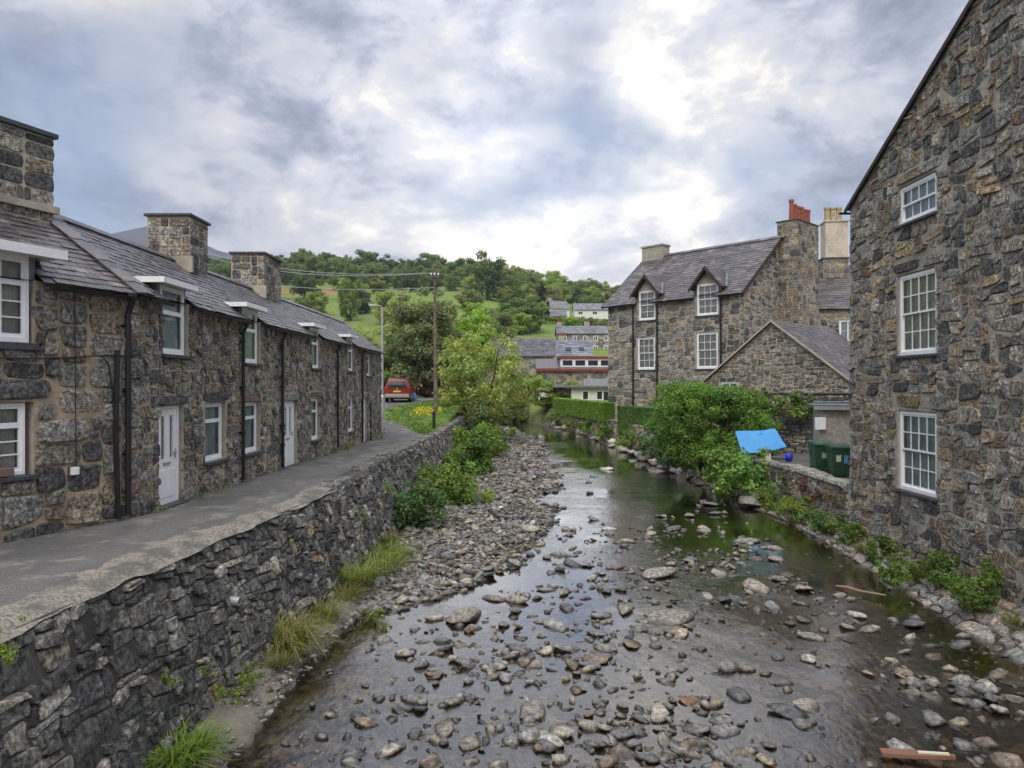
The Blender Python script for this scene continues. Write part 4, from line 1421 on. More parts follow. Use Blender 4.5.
# rear house with the cream stack
B3 = thing('rear_house', 'slate-roofed house with a cream rendered chimney seen behind the outbuilding', 'house', (23, 50, 0))
BF = Fr((18.6, 47.3), (1, -.12))
w3 = [(3.05, 4.2, 5.2, 6.7)]
wall(B3, BF, [(0, -1), (9, -1), (9, 7.45), (0, 7.45)], w3, MORTAR_GREY)
pcs = rubble(BF.P, [(0, 3.2), (6, 3.2), (6, 7.4), (0, 7.4)], w3, .17, (2, 3, 4), (2, 2, 3), PAL_COT, joint=.04, warp=.5)
emit(pcs, B3, 'stone', STONE, 60, 6.0, 'small_stone')
window(B3, BF, 3.07, 4.18, 5.22, 6.68, [(0, .5, 0, 1, 1, 2, 0), (.5, 1, 0, 1, 1, 2, 0)], fw=.09)
s3 = (-BF.n * 4.2 + Vector((0, 0, 3.4))).normalized(); n3 = (BF.n * 3.4 + Vector((0, 0, 4.2))).normalized()
e3 = BF.p(-.2, 7.4, .25)
m = MB(); m.poly([e3, e3 + BF.du * 9.4, e3 + BF.du * 9.4 + s3 * 5.6, e3 + s3 * 5.6]); bk = -BF.n * 4.2 + Vector((0, 0, -3.4)); m.poly([e3 + BF.du * 9.4 + s3 * 5.6, e3 + s3 * 5.6, e3 + s3 * 5.6 + bk, e3 + BF.du * 9.4 + s3 * 5.6 + bk])
m.c = [(.06, .052, .055)] * len(m.v); r3 = m.build('roof', SLATE, B3)
slates(r3, e3, BF.du, s3, n3, 9.4, 5.6, lambda u, w: True, PAL_SLATE_B, .42, .27, limit=100, minpx=4.0, lift=1.3)
f = Fr(BF.p(0, 0, -8.6), (.12, 1)); m = MB(); m.obox(BF.p(0, -1, -.4), BF.du * .4, -BF.n * 8, (0, 0, 8.45)); m.obox(BF.p(8.6, -1, -.4), BF.du * .4, -BF.n * 8, (0, 0, 8.45)); m.build('side_wall', MORTAR_GREY, B3)
c3 = chimney(B3, (22.7, 50.3), (1, -.12), 1.4, 1.65, 8.5, 11.2, PAL_COT, .17, (2, 3), (2, 2), cap=.1)
m = MB(); m.obox((21.97, 49.75, 11.31), (1.5, -.16, 0), (.12, 1.1, 0), (0, 0, 2.5)); m.build('rendered_stack', CREAM, c3)
m = MB(); m.obox((21.9, 49.68, 13.815), (1.64, -.18, 0), (.14, 1.24, 0), (0, 0, .09)); m.build('stack_cap', CREAM, c3)
for k in range(3):
    m = MB(); m.lathe((22.25 + .42 * k, 50.15 + .1 * (k % 2), 13.9), [(.2, 0), (.18, .85), (.22, .88), (.22, 1.0), (.14, 1.02)], 12); m.build('chimney_pot', BUFF, c3)

# gabled outbuilding
OB = thing('outbuilding', 'low gabled stone outbuilding with pale verge behind the shrub', 'outbuilding', (13.2, 36, -1))
OF = Fr((13.2 - .677 * 4.25, 36 + .736 * 4.25), (.677, -.736))
oo = [(0, -1.8), (8.5, -1.8), (8.5, 2.3), (4.25, 5.6), (0, 2.3)]
wo = [(1.3, 2.35, 1.9, 2.6)]
wall(OB, OF, oo, wo, MORTAR_BROWN)
pcs = rubble(OF.P, [(0.03, -.9), (8.47, -.9), (8.47, 2.28), (4.25, 5.55), (0.03, 2.28)], wo, .095, (3, 4, 5, 6), (1, 2, 2), [(4, P_GREY), (4, P_WARM), (3, P_BROWN), (2, P_GREEN), (2, P_DARK)], joint=.02, proud=(.012, .05), warp=.5, rnd=random.Random(91))
emit(pcs, OB, 'stone', STONE, 300, 5.0, 'small_stone')
window(OB, OF, 1.32, 2.33, 1.92, 2.58, [(0, .5, 0, 1, 1, 1, 0), (.5, 1, 0, 1, 1, 1, 0)], fw=.07, sill=False)
sd = Vector((.736, .677, 0)); rg = OF.p(4.25, 5.66, .12)
m = MB(); m.c = []
dnR = OF.du * 4.55 + Vector((0, 0, -3.53)); dnL = -OF.du * 4.55 + Vector((0, 0, -3.53))
m.poly([rg, rg + dnR, rg + dnR + sd * 7, rg + sd * 7]); m.poly([rg, rg + sd * 7, rg + dnL + sd * 7, rg + dnL])
m.c = [(.07, .06, .06)] * len(m.v); ro = m.build('roof', SLATE, OB)
slates(ro, rg + dnR, sd, -dnR.normalized(), sd.cross(-dnR) if sd.cross(-dnR).z > 0 else (-dnR).cross(sd), 7, dnR.length, lambda u, w: True, PAL_SLATE_B, .34, .22, limit=150, minpx=4.0)
m = MB()
for dn in (dnR, dnL):
    m.obox(rg + OF.n * .03 - Vector((0, 0, .07)), OF.n * .05, dn, Vector((0, 0, .10)))
m.build('verge', RENDER, ro)
m = MB(); m.obox(OF.p(8.1, -1.8, -.4), OF.du * .4, sd * 6.4, (0, 0, 4.0)); m.obox(OF.p(0, -1.8, -.4), OF.du * .4, sd * 6.4, (0, 0, 4.0)); m.build('side_wall', MORTAR_BROWN, OB)

# yard wall with coping in front of it
YW = thing('yard_wall', 'dark dry-stone yard wall with thin coping below the outbuilding gable', 'wall', (13.5, 31.3, -1))
YF = Fr((11.0, 32.4), (.94, -.34))
wall(YW, YF, [(0, -1.6), (6.2, -1.6), (6.2, 2.0), (0, 2.0)], [], MORTAR_DARK)
pcs = rubble(YF.P, [(0.02, -1.2), (6.0, -1.2), (6.0, 1.98), (0.02, 1.98)], [], .085, (3, 4, 5, 6), (1, 1, 2), [(4, P_DARK), (4, P_GREY), (2, P_WARM), (1, P_OCHRE)], joint=.013, proud=(.01, .05), warp=.5, rnd=random.Random(93))
emit(pcs, YW, 'stone', STONE, 200, 6.0, 'small_stone')
m = MB(); YF.box(m, -.05, 6.2, 2.003, 2.07, -.45, .06); m.build('coping', CAST, YW, bevel=.01)
SH = thing('lean_to', 'grey rendered lean-to with a flat lead roof beside the bins', 'shed', (12.4, 26.5, -1))
SF = Fr((11.7, 27.0), (1, -.28))
m = MB(); SF.box(m, 0, 2.6, -1.2, 1.55, -1.8, 0); m.build('wall', MORTAR_GREY, SH)
m = MB(); SF.box(m, -.22, 2.8, 1.553, 1.66, -2.0, .2); rf = m.build('roof', LEAD, SH, bevel=.015)
m = MB(); SF.box(m, -.24, 2.82, 1.48, 1.62, .203, .235); m.build('fascia', GALV, rf)
m = MB(); m.tube([SF.p(-.25, 1.75, .28), SF.p(2.8, 1.78, .28)], .04, 8); m.build('roof_pipe', LEAD, rf)
m = MB(); SF.box(m, -.18, .2, .72, 1.18, .02, .18); m.build('meter_box', WHITE, SH, bevel=.012)

# garden wall on the right bank
GW = thing('garden_wall', 'low stone river wall with grey capping in front of the bins', 'wall', (10, 25.5, -2))
GWX = itp([(21, 10.0), (25, 10.05), (30, 9.55), (34, 9.2)])
def gw_map(u, v, d):
    u, v, d = np.broadcast_arrays(np.asarray(u, float), np.asarray(v, float), np.asarray(d, float))
    y = 21.05 + u
    return np.stack([GWX(y) - d + .03 * n2(u, v, .8, 4.0, 2), y, v], -1)
ys = np.arange(0, 12.6, .4)
V, F = [], []
for q in ys:
    x = float(GWX(21.05 + q)); V += [(x, 21.05 + q, -2.7), (x, 21.05 + q, -.62), (x + .45, 21.05 + q, -.62), (x + .45, 21.05 + q, -2.7)]
for i in range(len(ys) - 1):
    for j in range(3):
        F.append((4 * i + j, 4 * i + j + 1, 4 * i + j + 5, 4 * i + j + 4))
e_ = 4 * (len(ys) - 1)
F += [(3, 2, 1, 0), (e_, e_ + 1, e_ + 2, e_ + 3)]
MB().add(V, F).build('wall_core', MORTAR_GREY, GW)
emit(rubble(gw_map, [(0, -2.5), (12.3, -2.5), (12.3, -.64), (0, -.64)], [], .10, (2, 3, 4, 5), (1, 2, 2, 3), PAL_RIGHT, joint=.022, proud=(.015, .06), warp=.7, rnd=random.Random(97)), GW, 'stone', STONE, 250, 7.0, 'small_stone')
pcs = []
y = 21.1
while y < 33.2:
    l = R.uniform(.4, .8); x = float(GWX(y + l / 2)); h = R.uniform(.07, .14)
    j = lambda: R.uniform(-.025, .025)
    P8 = [(x - .08 + j(), y, -.64), (x - .08 + j(), y + l - .02, -.64), (x + .5 + j(), y + l - .02, -.64), (x + .5 + j(), y, -.64)]
    P8 += [(p[0] * .94 + (x + .2) * .06, p[1], -.62 + h + j()) for p in P8]
    pcs.append((P8, [(4, 5, 6, 7), (0, 1, 5, 4), (1, 2, 6, 5), (2, 3, 7, 6), (3, 0, 4, 7)][::1], pick([(3, P_PALE), (3, P_GREY)])))
    y += l
emit(pcs, GW, 'capping_stone', STONE, 60, 4.0)

# garden wall under the clipped hedge, further up
HW = thing('hedge_wall', 'low grey stone garden wall below the clipped hedge on the far bank', 'wall', (5.5, 55, -1))
HWX = itp([(38, 8.7), (46, 7.3), (50, 6.3), (60, 4.75), (69, 2.9)])
def hw_map(u, v, d):
    u, v, d = np.broadcast_arrays(np.asarray(u, float), np.asarray(v, float), np.asarray(d, float))
    return np.stack([HWX(u) - d, u, v + .01 * (u - 40)], -1)
ys = np.arange(38, 69.5, .8); V, F = [], []
for q in ys:
    x = float(HWX(q)); t = .01 * (q - 40); V += [(x, q, -1.9), (x, q, -.1 + t), (x + .5, q, -.1 + t), (x + .5, q, -1.9)]
for i in range(len(ys) - 1):
    for j in range(3):
        F.append((4 * i + j, 4 * i + j + 1, 4 * i + j + 5, 4 * i + j + 4))
F += [(3, 2, 1, 0), tuple(4 * (len(ys) - 1) + q for q in range(4))]
MB().add(V, F).build('wall_core', MORTAR_GREY, HW)
emit(rubble(hw_map, [(38, -1.7), (69, -1.7), (69, -.12), (38, -.12)], [], .18, (2, 3, 4), (1, 2, 2), PAL_RIGHT, joint=.03, proud=(.02, .07), warp=.6, rnd=random.Random(98)), HW, 'stone', STONE, 200, 6.0, 'small_stone')
# ------------------------------------------------------------------ village up the valley
def village_house(name, label, x0, x1, y, w, base, eave, ridge, wmat, wins=(), chims=(), ang=0.0, roofc=(.10, .09, .095), side=True, tint=(1, 1, 1), cat='house'):
    h = thing(name, label, cat, ((x0 + x1) / 2, y, base))
    f = Fr((x0, y), (math.cos(ang), math.sin(ang)))
    L = x1 - x0
    m = MB(); m.tint = tint
    f.box(m, 0, L, base, eave, -w, 0)
    for u in (0.002, L - .002):
        m.poly([f.p(u, eave, 0), f.p(u, eave, -w), f.p(u, ridge - .05, -w / 2)])
    m.build('wall', wmat, h)
    m = MB(); m.tint = roofc
    for sg in (0, 1):
        a = f.p(-.25, eave - .12, .3 if sg == 0 else -w - .3)
        up = (f.p(-.25, ridge, -w / 2) - a)
        m.obox(a, f.du * (L + .5), up, Vector((0, 0, .12)))
    r = m.build('roof', SLATE, h)
    S_ = (f.p(0, ridge, -w / 2) - f.p(0, eave - .12, .3))
    slates(r, f.p(-.25, eave + .005, .3), f.du, S_.normalized(), S_.cross(f.du) if S_.cross(f.du).z > 0 else f.du.cross(S_), L + .5, S_.length, lambda u, v: True, [(1, roofc), (1, tuple(c * 1.25 for c in roofc)), (1, tuple(c * .8 for c in roofc))], .7, .45, lift=2.0, limit=0)
    for (u0, u1, v0, v1, *k) in wins:
        m = MB(); t = .12
        f.box(m, u0, u0 + t, v0, v1, -.02, .05); f.box(m, u1 - t, u1, v0, v1, -.02, .05); f.box(m, u0 + t, u1 - t, v0, v0 + t, -.02, .05); f.box(m, u0 + t, u1 - t, v1 - t, v1, -.02, .05)
        f.box(m, (u0 + u1) / 2 - .04, (u0 + u1) / 2 + .04, v0 + t, v1 - t, .0, .045)
        wn_ = m.build('window', WHITE, h)
        m = MB(); m.poly([f.p(u0, v0, .012), f.p(u1, v0, .012), f.p(u1, v1, .012), f.p(u0, v1, .012)]); m.build('pane', PANE_DARK, wn_)
    for (u, wd, top) in chims:
        m = MB(); m.tint = (.8, .75, .68); c = f.p(u, ridge - .6, -w / 2)
        m.obox(c - f.du * wd / 2 - f.n * .35, f.du * wd, f.n * .7, (0, 0, top + .6)); co = m.build('chimney', MORTAR_GREY, h)
        m = MB()
        for k in (-1, 1):
            m.lathe(f.p(u + k * wd * .25, ridge + top, -w / 2), [(.14, 0), (.11, .55)], 8)
        m.build('chimney_pot', TERRA, co)
    return h, f, r


PANE_DARK = plain('dark_pane', (.03, .035, .04), .08, .6, 0, .3)
MAS = NT('village_masonry')
v = MAS.node('ShaderNodeTexVoronoi'); v.inputs['Scale'].default_value = 2.2
MAS.l.new(MAS.pos(), v.inputs['Vector'])
sp = MAS.node('ShaderNodeSeparateColor'); MAS.l.new(v.outputs['Color'], sp.inputs[0])
MAS.done(MAS.mix(1.0, MAS.ramp(sp.outputs[0], [(0, (.10, .10, .10)), (.4, (.24, .22, .19)), (.7, (.34, .29, .22)), (1, (.42, .37, .30))]), MAS.attr(), 'MULTIPLY'), .9)
MASM = MAS.m
WR = plain('white_render', (.74, .73, .69), .8, .2, 0, .08)

gz = lambda x, y: float(ground_z(x, y))
village_house('stone_house', 'stone house with a plain dark slate roof beyond the riverside tree', -4.0, 5.6, 95, 6, .5, 6.2, 8.6, MASM, [(7.6, 8.5, 3.2, 4.6), (2.0, 3.0, 3.2, 4.6)], [])
h, f, r = village_house('skylight_house', 'stone house with two skylights in its blue-grey slate roof', 6.6, 11.6, 104, 6, 1.0, 6.5, 8.9, MASM, [], [(.6, .9, .8)], ang=-.10, roofc=(.16, .165, .18))
for u in (1.3, 3.2):
    m = MB(); a = f.p(u, 7.35, -.75); m.obox(a, f.du * .75, Vector((0, .62, .5)), Vector((0, -.05, .06)) * 1.4); m.build('skylight', PANE_DARK, r)
# red trimmed clerestory building
h = thing('red_trim_building', 'single-storey building with red fascias and a long band of white windows', 'building', (7, 80, 1))
f = Fr((2.9, 80), (1, 0))
m = MB(); f.box(m, 0, 8.6, -.5, 4.0, -5, 0); m.build('wall', MASM, h)
m = MB(); f.box(m, 2.6, 8.6, 4.3, 5.35, -4.5, -.9); m.build('clerestory_wall', WR, h)
m = MB(); m.tint = (.11, .095, .095); m.obox(f.p(-.2, 4.05, .3), f.du * 9, Vector((0, 1.4, .25)), (0, 0, .1)); m.obox(f.p(-.2, 4.1, .3), f.du * 2.8, Vector((0, 3.5, 1.2)), (0, 0, .1)); r = m.build('roof', SLATE, h)
m = MB(); m.tint = (.26, .045, .05); f.box(m, -.2, 8.8, 3.9, 4.14, .303, .36); f.box(m, 2.4, 8.8, 5.35, 5.6, -4.7, -.7); f.box(m, -.22, -.05, .0, 3.9, .1, .3); m.build('fascia', PAINT, r)
for k in range(4):
    u = 2.75 + k * 1.45
    m = MB(); f.box(m, u, u + 1.35, 4.42, 5.28, -.895, -.85); wn_ = m.build('window', WHITE, h)
    m = MB(); f.box(m, u + .12, u + 1.23, 4.55, 5.15, -.86, -.84); m.build('pane', PANE_DARK, wn_)
m = MB(); m.tint = (.1, .1, .1); f.box(m, 5.3, 5.42, -.5, 4.2, 1.2, 1.32); m.build('post', PAINT, h)
# white flat-roofed bungalow behind the hedge
h = thing('flat_roof_bungalow', 'small white bungalow with a grey flat roof behind the clipped hedge', 'bungalow', (7, 66, 0))
f = Fr((5.5, 66), (1, -.05))
m = MB(); f.box(m, 0, 5, -.2, 2.1, -4, 0); m.build('wall', WR, h)
m = MB(); m.tint = (.22, .16, .14); f.box(m, -1.4, -.02, -.2, 2.0, -3, -.3); m.build('timber_annexe', PAINT, h)
m = MB(); f.box(m, -1.7, 5.2, 2.103, 2.28, -4.2, .5); r = m.build('roof', LEAD, h, bevel=.02)
m = MB(); f.box(m, 1.2, 5.2, 2.3, 2.95, -4, -1.0); m.build('roof_light', GALV, r)
for (u0, u1) in ((1.0, 1.65), (2.3, 3.6)):
    m = MB(); f.box(m, u0, u1, .95, 1.85, -.02, .05); wn_ = m.build('window', WHITE, h)
    m = MB(); f.box(m, u0 + .1, u1 - .75 if u1 - u0 > 1 else u1 - .1, 1.05, 1.75, .04, .06); m.build('pane', PANE_DARK, wn_)
    if u1 - u0 > 1:
        m = MB(); f.box(m, u1 - .6, u1 - .1, .95, 1.75, .04, .06); m.build('pane', PANE_DARK, wn_)
m = MB(); m.tint = (.8, .78, .74); m.box(2.7, 4.1, 71.8, 72.1, -.1, 2.0); o = m.build('white_screen', PAINT); tag(o, 'small white screen wall left of the clipped hedge', 'wall')
# terrace row on the slope
ws = []
for k in range(6):
    ws += [(.8 + k * 1.9, 1.6 + k * 1.9, 10.3, 11.3), (.8 + k * 1.9, 1.6 + k * 1.9, 8.4, 9.5)]
village_house('hillside_terrace', 'row of stone terrace houses with pale windows on the slope above the village', 8.4, 20.4, 130, 6, 6.5, 11.7, 13.2, MASM, ws, [(5.6, 1.0, .9), (.4, .9, .8)], roofc=(.17, .17, .18))
b = gz(12, 195)
h, f, r = village_house('white_cottage', 'long white rendered cottage high on the green slope', 9.2, 16.2, 195, 6, b - 1, b + 2.6, b + 5.0, WR, [], [(2.2, 1.0, .8)], ang=.28, roofc=(.19, .18, .18))
b = gz(19, 200)
village_house('grey_bungalow', 'pale bungalow with a long grey roof right of the white cottage', 17.6, 27.5, 200, 6, b - 1, b + 2.2, b + 4.2, WR, [(1, 2.4, b + .8, b + 1.8), (5, 6.5, b + .8, b + 1.8)], [], roofc=(.19, .19, .205))
b = gz(11, 178)
village_house('grey_shed', 'low grey roofed shed below the white cottage', 9.4, 13.6, 178, 4, b - 1, b + 1.3, b + 2.8, MASM, [], [], roofc=(.17, .17, .185), cat='shed')
b = gz(-8, 150)
village_house('field_barn', 'small grey barn in the field left of the village', -9.5, -5.5, 152, 4, b - 1, b + 1.8, b + 3.2, MASM, [], [], roofc=(.24, .24, .25), cat='barn')
# ------------------------------------------------------------------ vegetation
def leaf_quads(pos, nrm, L, W, rng, C):
    """pointed leaf quads at pos, facing nrm"""
    n = len(pos)
    r = rng.normal(size=(n, 3))
    a = np.cross(nrm, r); a /= np.linalg.norm(a, axis=1, keepdims=True) + 1e-9
    b = np.cross(nrm, a); b /= np.linalg.norm(b, axis=1, keepdims=True) + 1e-9
    L = np.broadcast_to(L, (n,))[:, None] * rng.uniform(.7, 1.3, (n, 1)); W = np.broadcast_to(W, (n,))[:, None] * rng.uniform(.7, 1.3, (n, 1))
    V = np.stack([pos - a * L / 2, pos + b * W / 2 + nrm * L * .08, pos + a * L / 2, pos - b * W / 2 + nrm * L * .08], 1).reshape(-1, 3)
    F = np.arange(4 * n).reshape(n, 4)
    return V, F, np.repeat(C, 4, 0)


def foliage_clumps(clumps, per, L, W, rng, base, var=.3, squash=.8, shell=.55, up=.35):
    """leaves gathered round clump centres (x,y,z,r)"""
    P, N, C = [], [], []
    base = np.asarray(base, float)
    for (x, y, z, r) in clumps:
        n = max(3, int(per * (r ** 2)))
        d = rng.normal(size=(n, 3)); d /= np.linalg.norm(d, axis=1, keepdims=True)
        rad = r * (shell + (1 - shell) * rng.random((n, 1))) * (1 + .25 * rng.normal(size=(n, 1)) * .6)
        P.append(np.array([x, y, z]) + d * rad * np.array([1, 1, squash]))
        nn = d + rng.normal(size=(n, 3)) * .55 + np.array([0, 0, up]); N.append(nn / np.linalg.norm(nn, axis=1, keepdims=True))
        t = 1 + rng.uniform(-var, var)
        hue = rng.uniform(-.12, .12)
        c = base * t * (1 + rng.uniform(-.25, .25, (n, 1))) * np.array([1 + hue, 1, 1 - hue])
        C.append(c)
    return leaf_quads(np.concatenate(P), np.concatenate(N), L, W, rng, np.concatenate(C))


def tree_limbs(rng, h, spread, r0, n=7, h0=.25, lean=0.0):
    m = MB()
    pts = [Vector((lean * h * t * t + .03 * h * math.sin(t * 5), .02 * h * math.sin(t * 4 + 1), h * .82 * t)) for t in (0, .2, .4, .6, .8, 1)]
    m.tube(pts, [r0 * (1.25 if i == 0 else 1 - .16 * i) for i in range(6)], 8)
    for k in range(n):
        t = h0 + (.9 - h0) * k / n
        a = k * 2.4 + rng.uniform(-.4, .4)
        b0 = Vector((lean * h * t * t, 0, h * .82 * t)); ln = spread * rng.uniform(.6, .95) * (1 - .4 * t)
        e = b0 + Vector((math.cos(a) * ln, math.sin(a) * ln, h * rng.uniform(.12, .28)))
        mid = b0.lerp(e, .5) + Vector((0, 0, -.03 * h))
        m.tube([b0, mid, e], [r0 * .5 * (1 - t * .5), r0 * .32 * (1 - t * .5), r0 * .1], 6)
        for q in range(2):
            a2 = a + rng.uniform(-.9, .9); e2 = mid + Vector((math.cos(a2) * ln * .5, math.sin(a2) * ln * .5, h * .14))
            m.tube([mid, e2], [r0 * .22 * (1 - t * .5), r0 * .06], 5)
    return m


def crown_clumps(rng, n, rx, ry, rz, zc, r, hollow=.35, cone=0.0):
    out = []
    while len(out) < n:
        d = rng.normal(size=3); d /= np.linalg.norm(d)
        k = hollow + (1 - hollow) * rng.random() ** .6
        z = d[2] * k
        f = 1 - cone * (z + 1) / 2
        bump = 1 + .18 * vnoise(d * 2.3 + n)
        out.append((d[0] * k * rx * f * bump, d[1] * k * ry * f * bump, zc + z * rz * bump, r * rng.uniform(.65, 1.3) * (1 - .3 * cone * (z + 1))))
    return out


PROTO = []
for i in range(6):
    g = np.random.default_rng(100 + i)
    cone = .55 if i == 5 else 0.0
    cl = crown_clumps(g, 60, .40, .40, .40 if i < 5 else .5, .58 if i < 5 else .52, .105, .3, cone)
    V, F, C = foliage_clumps(cl, 8200, .046, .034, g, (1, 1, 1), .28)
    me = arr_mesh('crown', V, F, LEAF, C)
    tm = tree_limbs(random.Random(i), 1.0, .34, .026, 6).build('trunk', BARK); tme = tm.data
    bpy.data.objects.remove(tm)
    PROTO.append((me, tme))


def plant_tree(name, label, x, y, h, w, tint, proto, group=None, z=None, cat='tree', rot=None):
    z = gz(x, y) - .12 * h if z is None else z
    t = thing(name, label, cat, (x, y, z), group, rotz=R.uniform(0, 6.28) if rot is None else rot)
    for nm, me in (('crown', PROTO[proto][0]), ('trunk', PROTO[proto][1])):
        o = bpy.data.objects.new(nm, me); o.scale = (w, w, h)
        if nm == 'crown': o.color = (*tint, 1)
        link(o, t, True)
    return t


T_DARK, T_MID, T_LIME, T_OLIVE, T_YEL = (.115, .165, .065), (.18, .255, .08), (.29, .40, .085), (.23, .255, .10), (.31, .35, .11)
vr = random.Random(77)
KIND = {T_DARK: 'dark green', T_MID: 'mid green', T_LIME: 'fresh lime-green', T_OLIVE: 'olive green', T_YEL: 'yellowish green'}
# wood along the hilltop: rows of crowns
cnt = 0
for row, (yy, n, h0) in enumerate(((318, 46, 11), (296, 40, 10), (274, 24, 9.5), (252, 14, 9))):
    for k in range(n):
        fx = k / (n - 1)
        px = 205 + fx * 440 + vr.uniform(-5, 5)
        if row == 3 and not (300 < px < 420 or 470 < px < 560): continue
        if row == 2 and 312 < px < 340: continue
        y = yy + vr.uniform(-9, 9); x = (px - 512) / 710 * y
        if px < 435:
            tint = vr.choice([T_DARK, T_DARK, T_MID, T_MID])
        else:
            tint = vr.choice([T_MID, T_OLIVE, T_OLIVE, T_YEL, T_LIME, T_MID])
        h = h0 * vr.uniform(.8, 1.2)
        side = ('behind the chimneys' if px < 290 else 'above the bracken patch' if px < 345 else 'above the lamp post' if px < 410 else 'above the telegraph pole' if px < 465 else 'above the bright field' if px < 535 else 'above the white cottage')
        side = ('on the crest ', 'just below the crest ', 'in the middle rows ', 'at the lower edge ')[row] + side
        plant_tree('wood_tree', '%s tree of the hilltop wood, %s' % (KIND[tint], side), x, y, h, h * vr.uniform(1.0, 1.35), tint, vr.randrange(5), 'hilltop wood ' + side)
for k in range(11):
    px = vr.uniform(285, 460); y = vr.uniform(120, 238); x = (px - 512) / 710 * y
    if 205 < y and 300 < px < 350: continue
    tint = vr.choice([T_LIME, T_MID, T_YEL, T_OLIVE, T_DARK]); h = vr.uniform(5, 9)
    plant_tree('hillside_tree', '%s hedgerow tree on the slope between the roofs and the hilltop wood' % KIND[tint], x, y, h, h * vr.uniform(1.0, 1.4), tint, vr.randrange(5), '%s hedgerow trees on the slope' % KIND[tint])
for k in range(12):
    px = vr.uniform(470, 545); y = vr.uniform(118, 165) if k % 2 else vr.uniform(228, 246); x = (px - 512) / 710 * y
    tint = vr.choice([T_LIME, T_MID, T_MID, T_OLIVE, T_YEL]); h = vr.uniform(3.5, 6.5)
    plant_tree('garden_tree', '%s garden tree among the houses on the right slope' % KIND[tint], x, y, h, h * vr.uniform(1.0, 1.4), tint, vr.randrange(5), '%s garden trees on the right slope' % KIND[tint])
# trees and bushes on the slope and in the village (px, distance, height, width, tint, proto, label)
slope = [
    (350, 165, 16, 8, T_MID, 5, 'tall pointed green tree standing out below the hilltop wood'),
    (297, 130, 9, 9, T_DARK, 1, 'dark rounded tree beside the brown bracken patch'),
    (306, 205, 9, 11, T_DARK, 2, 'dark tree above the brown bracken patch, by the chimney'),
    (288, 90, 7.5, 9, T_LIME, 0, 'lime-green bush peeping over the roof beside the far chimney'),
    (318, 80, 8.3, 9, T_LIME, 3, 'lime-green tree over the terrace roof, left of three'),
    (338, 72, 8.2, 8, T_LIME, 1, 'bright lime-green tree over the terrace roof, middle of three'),
    (358, 66, 7.2, 7, T_YEL, 2, 'yellow-green tree over the end of the terrace roof'),
    (372, 84, 8.8, 8, T_LIME, 4, 'light green tree behind the lamp post'),
    (452, 74, 10.2, 8, T_LIME, 0, 'bright green tree right of the telegraph pole'),
    (432, 78, 11.5, 8, T_LIME, 2, 'bright green tree rising behind the telegraph pole'),
    (462, 90, 9.5, 7, T_DARK, 3, 'dark green tree behind the bright green one'),
    (400, 120, 9, 10, T_YEL, 4, 'yellow-green field tree left of the pole'),
    (488, 232, 17, 15, T_DARK, 1, 'large dark rounded tree at the top of the bright field'),
    (508, 238, 13, 12, T_MID, 3, 'round green tree beside the large dark one above the field'),
    (470, 205, 7, 10, T_OLIVE, 0, 'olive hedge tree at the left of the bright field'),
    (528, 150, 8.5, 11, T_MID, 1, 'rounded green garden tree above the slate-roofed stone house'),
    (541, 168, 11, 6, (.03, .05, .028), 5, 'very dark conifer between the gardens and the white cottage'),
    (512, 160, 7, 9, T_MID, 4, 'green bush left of the rounded garden tree'),
    (572, 160, 3.4, 6, T_LIME, 2, 'light green garden bush below the pale bungalow'),
    (588, 165, 3.2, 7, T_MID, 0, 'green garden bush right of the light one'),
    (602, 158, 3.6, 6, T_OLIVE, 3, 'olive garden bush beside the stone house eaves'),
    (556, 172, 2.2, 5, T_YEL, 1, 'yellow-green bush under the white cottage'),
    (500, 128, 7, 9, T_OLIVE, 4, 'olive scrub tree in front of the bright field'),
    (482, 118, 8, 10, T_MID, 2, 'mid green scrub tree behind the riverside tree'),
    (553, 74, 2.4, 3, T_LIME, 1, 'light green garden tree in front of the red fascias'),
    (543, 74, 3.6, 3.6, T_LIME, 3, 'small lime-green tree by the red corner post'),
    (572, 73, 3.0, 3.0, T_YEL, 2, 'small yellow-green tree in the bungalow garden'),
    (552, 67, 2.3, 5, (.19, .19, .045), 4, 'yellowish garden shrub above the clipped hedge'),
    (520, 78, 4.2, 6, T_OLIVE, 0, 'olive shrub on the bank left of the white screen'),
    (505, 70, 3.6, 6, T_MID, 1, 'green shrub on the inside of the river bend'),
    (428, 60, 2.4, 3.8, (.10, .05, .035), 2, 'reddish-brown shrub beside the parked car'),
    (405, 68, 5.5, 8, T_DARK, 3, 'dark shrub behind the parked car'),
    (380, 66, 4.5, 6, T_MID, 4, 'green shrub by the foot of the lamp post'),
]
for (px, y, h, w, tint, pr, lab) in slope:
    plant_tree('tree' if h > 5 else 'shrub', lab, (px - 512) / 710 * y, y, h, w, tint, pr, cat='tree' if h > 5 else 'shrub')


def big_plant(name, label, cat, loc, clumps, per, L, W, tint, seed, limbs=None, var=.3, shell=.5, squash=.85, part='crown', group=None):
    g = np.random.default_rng(seed)
    t = thing(name, label, cat, loc, group)
    V, F, C = foliage_clumps(clumps(g), per, L, W, g, tint, var, squash, shell)
    link(bpy.data.objects.new(part, arr_mesh(part, V, F, LEAF, C)), t, True)
    if limbs is not None:
        limbs.build('trunk', BARK, t, local=True)
    return t


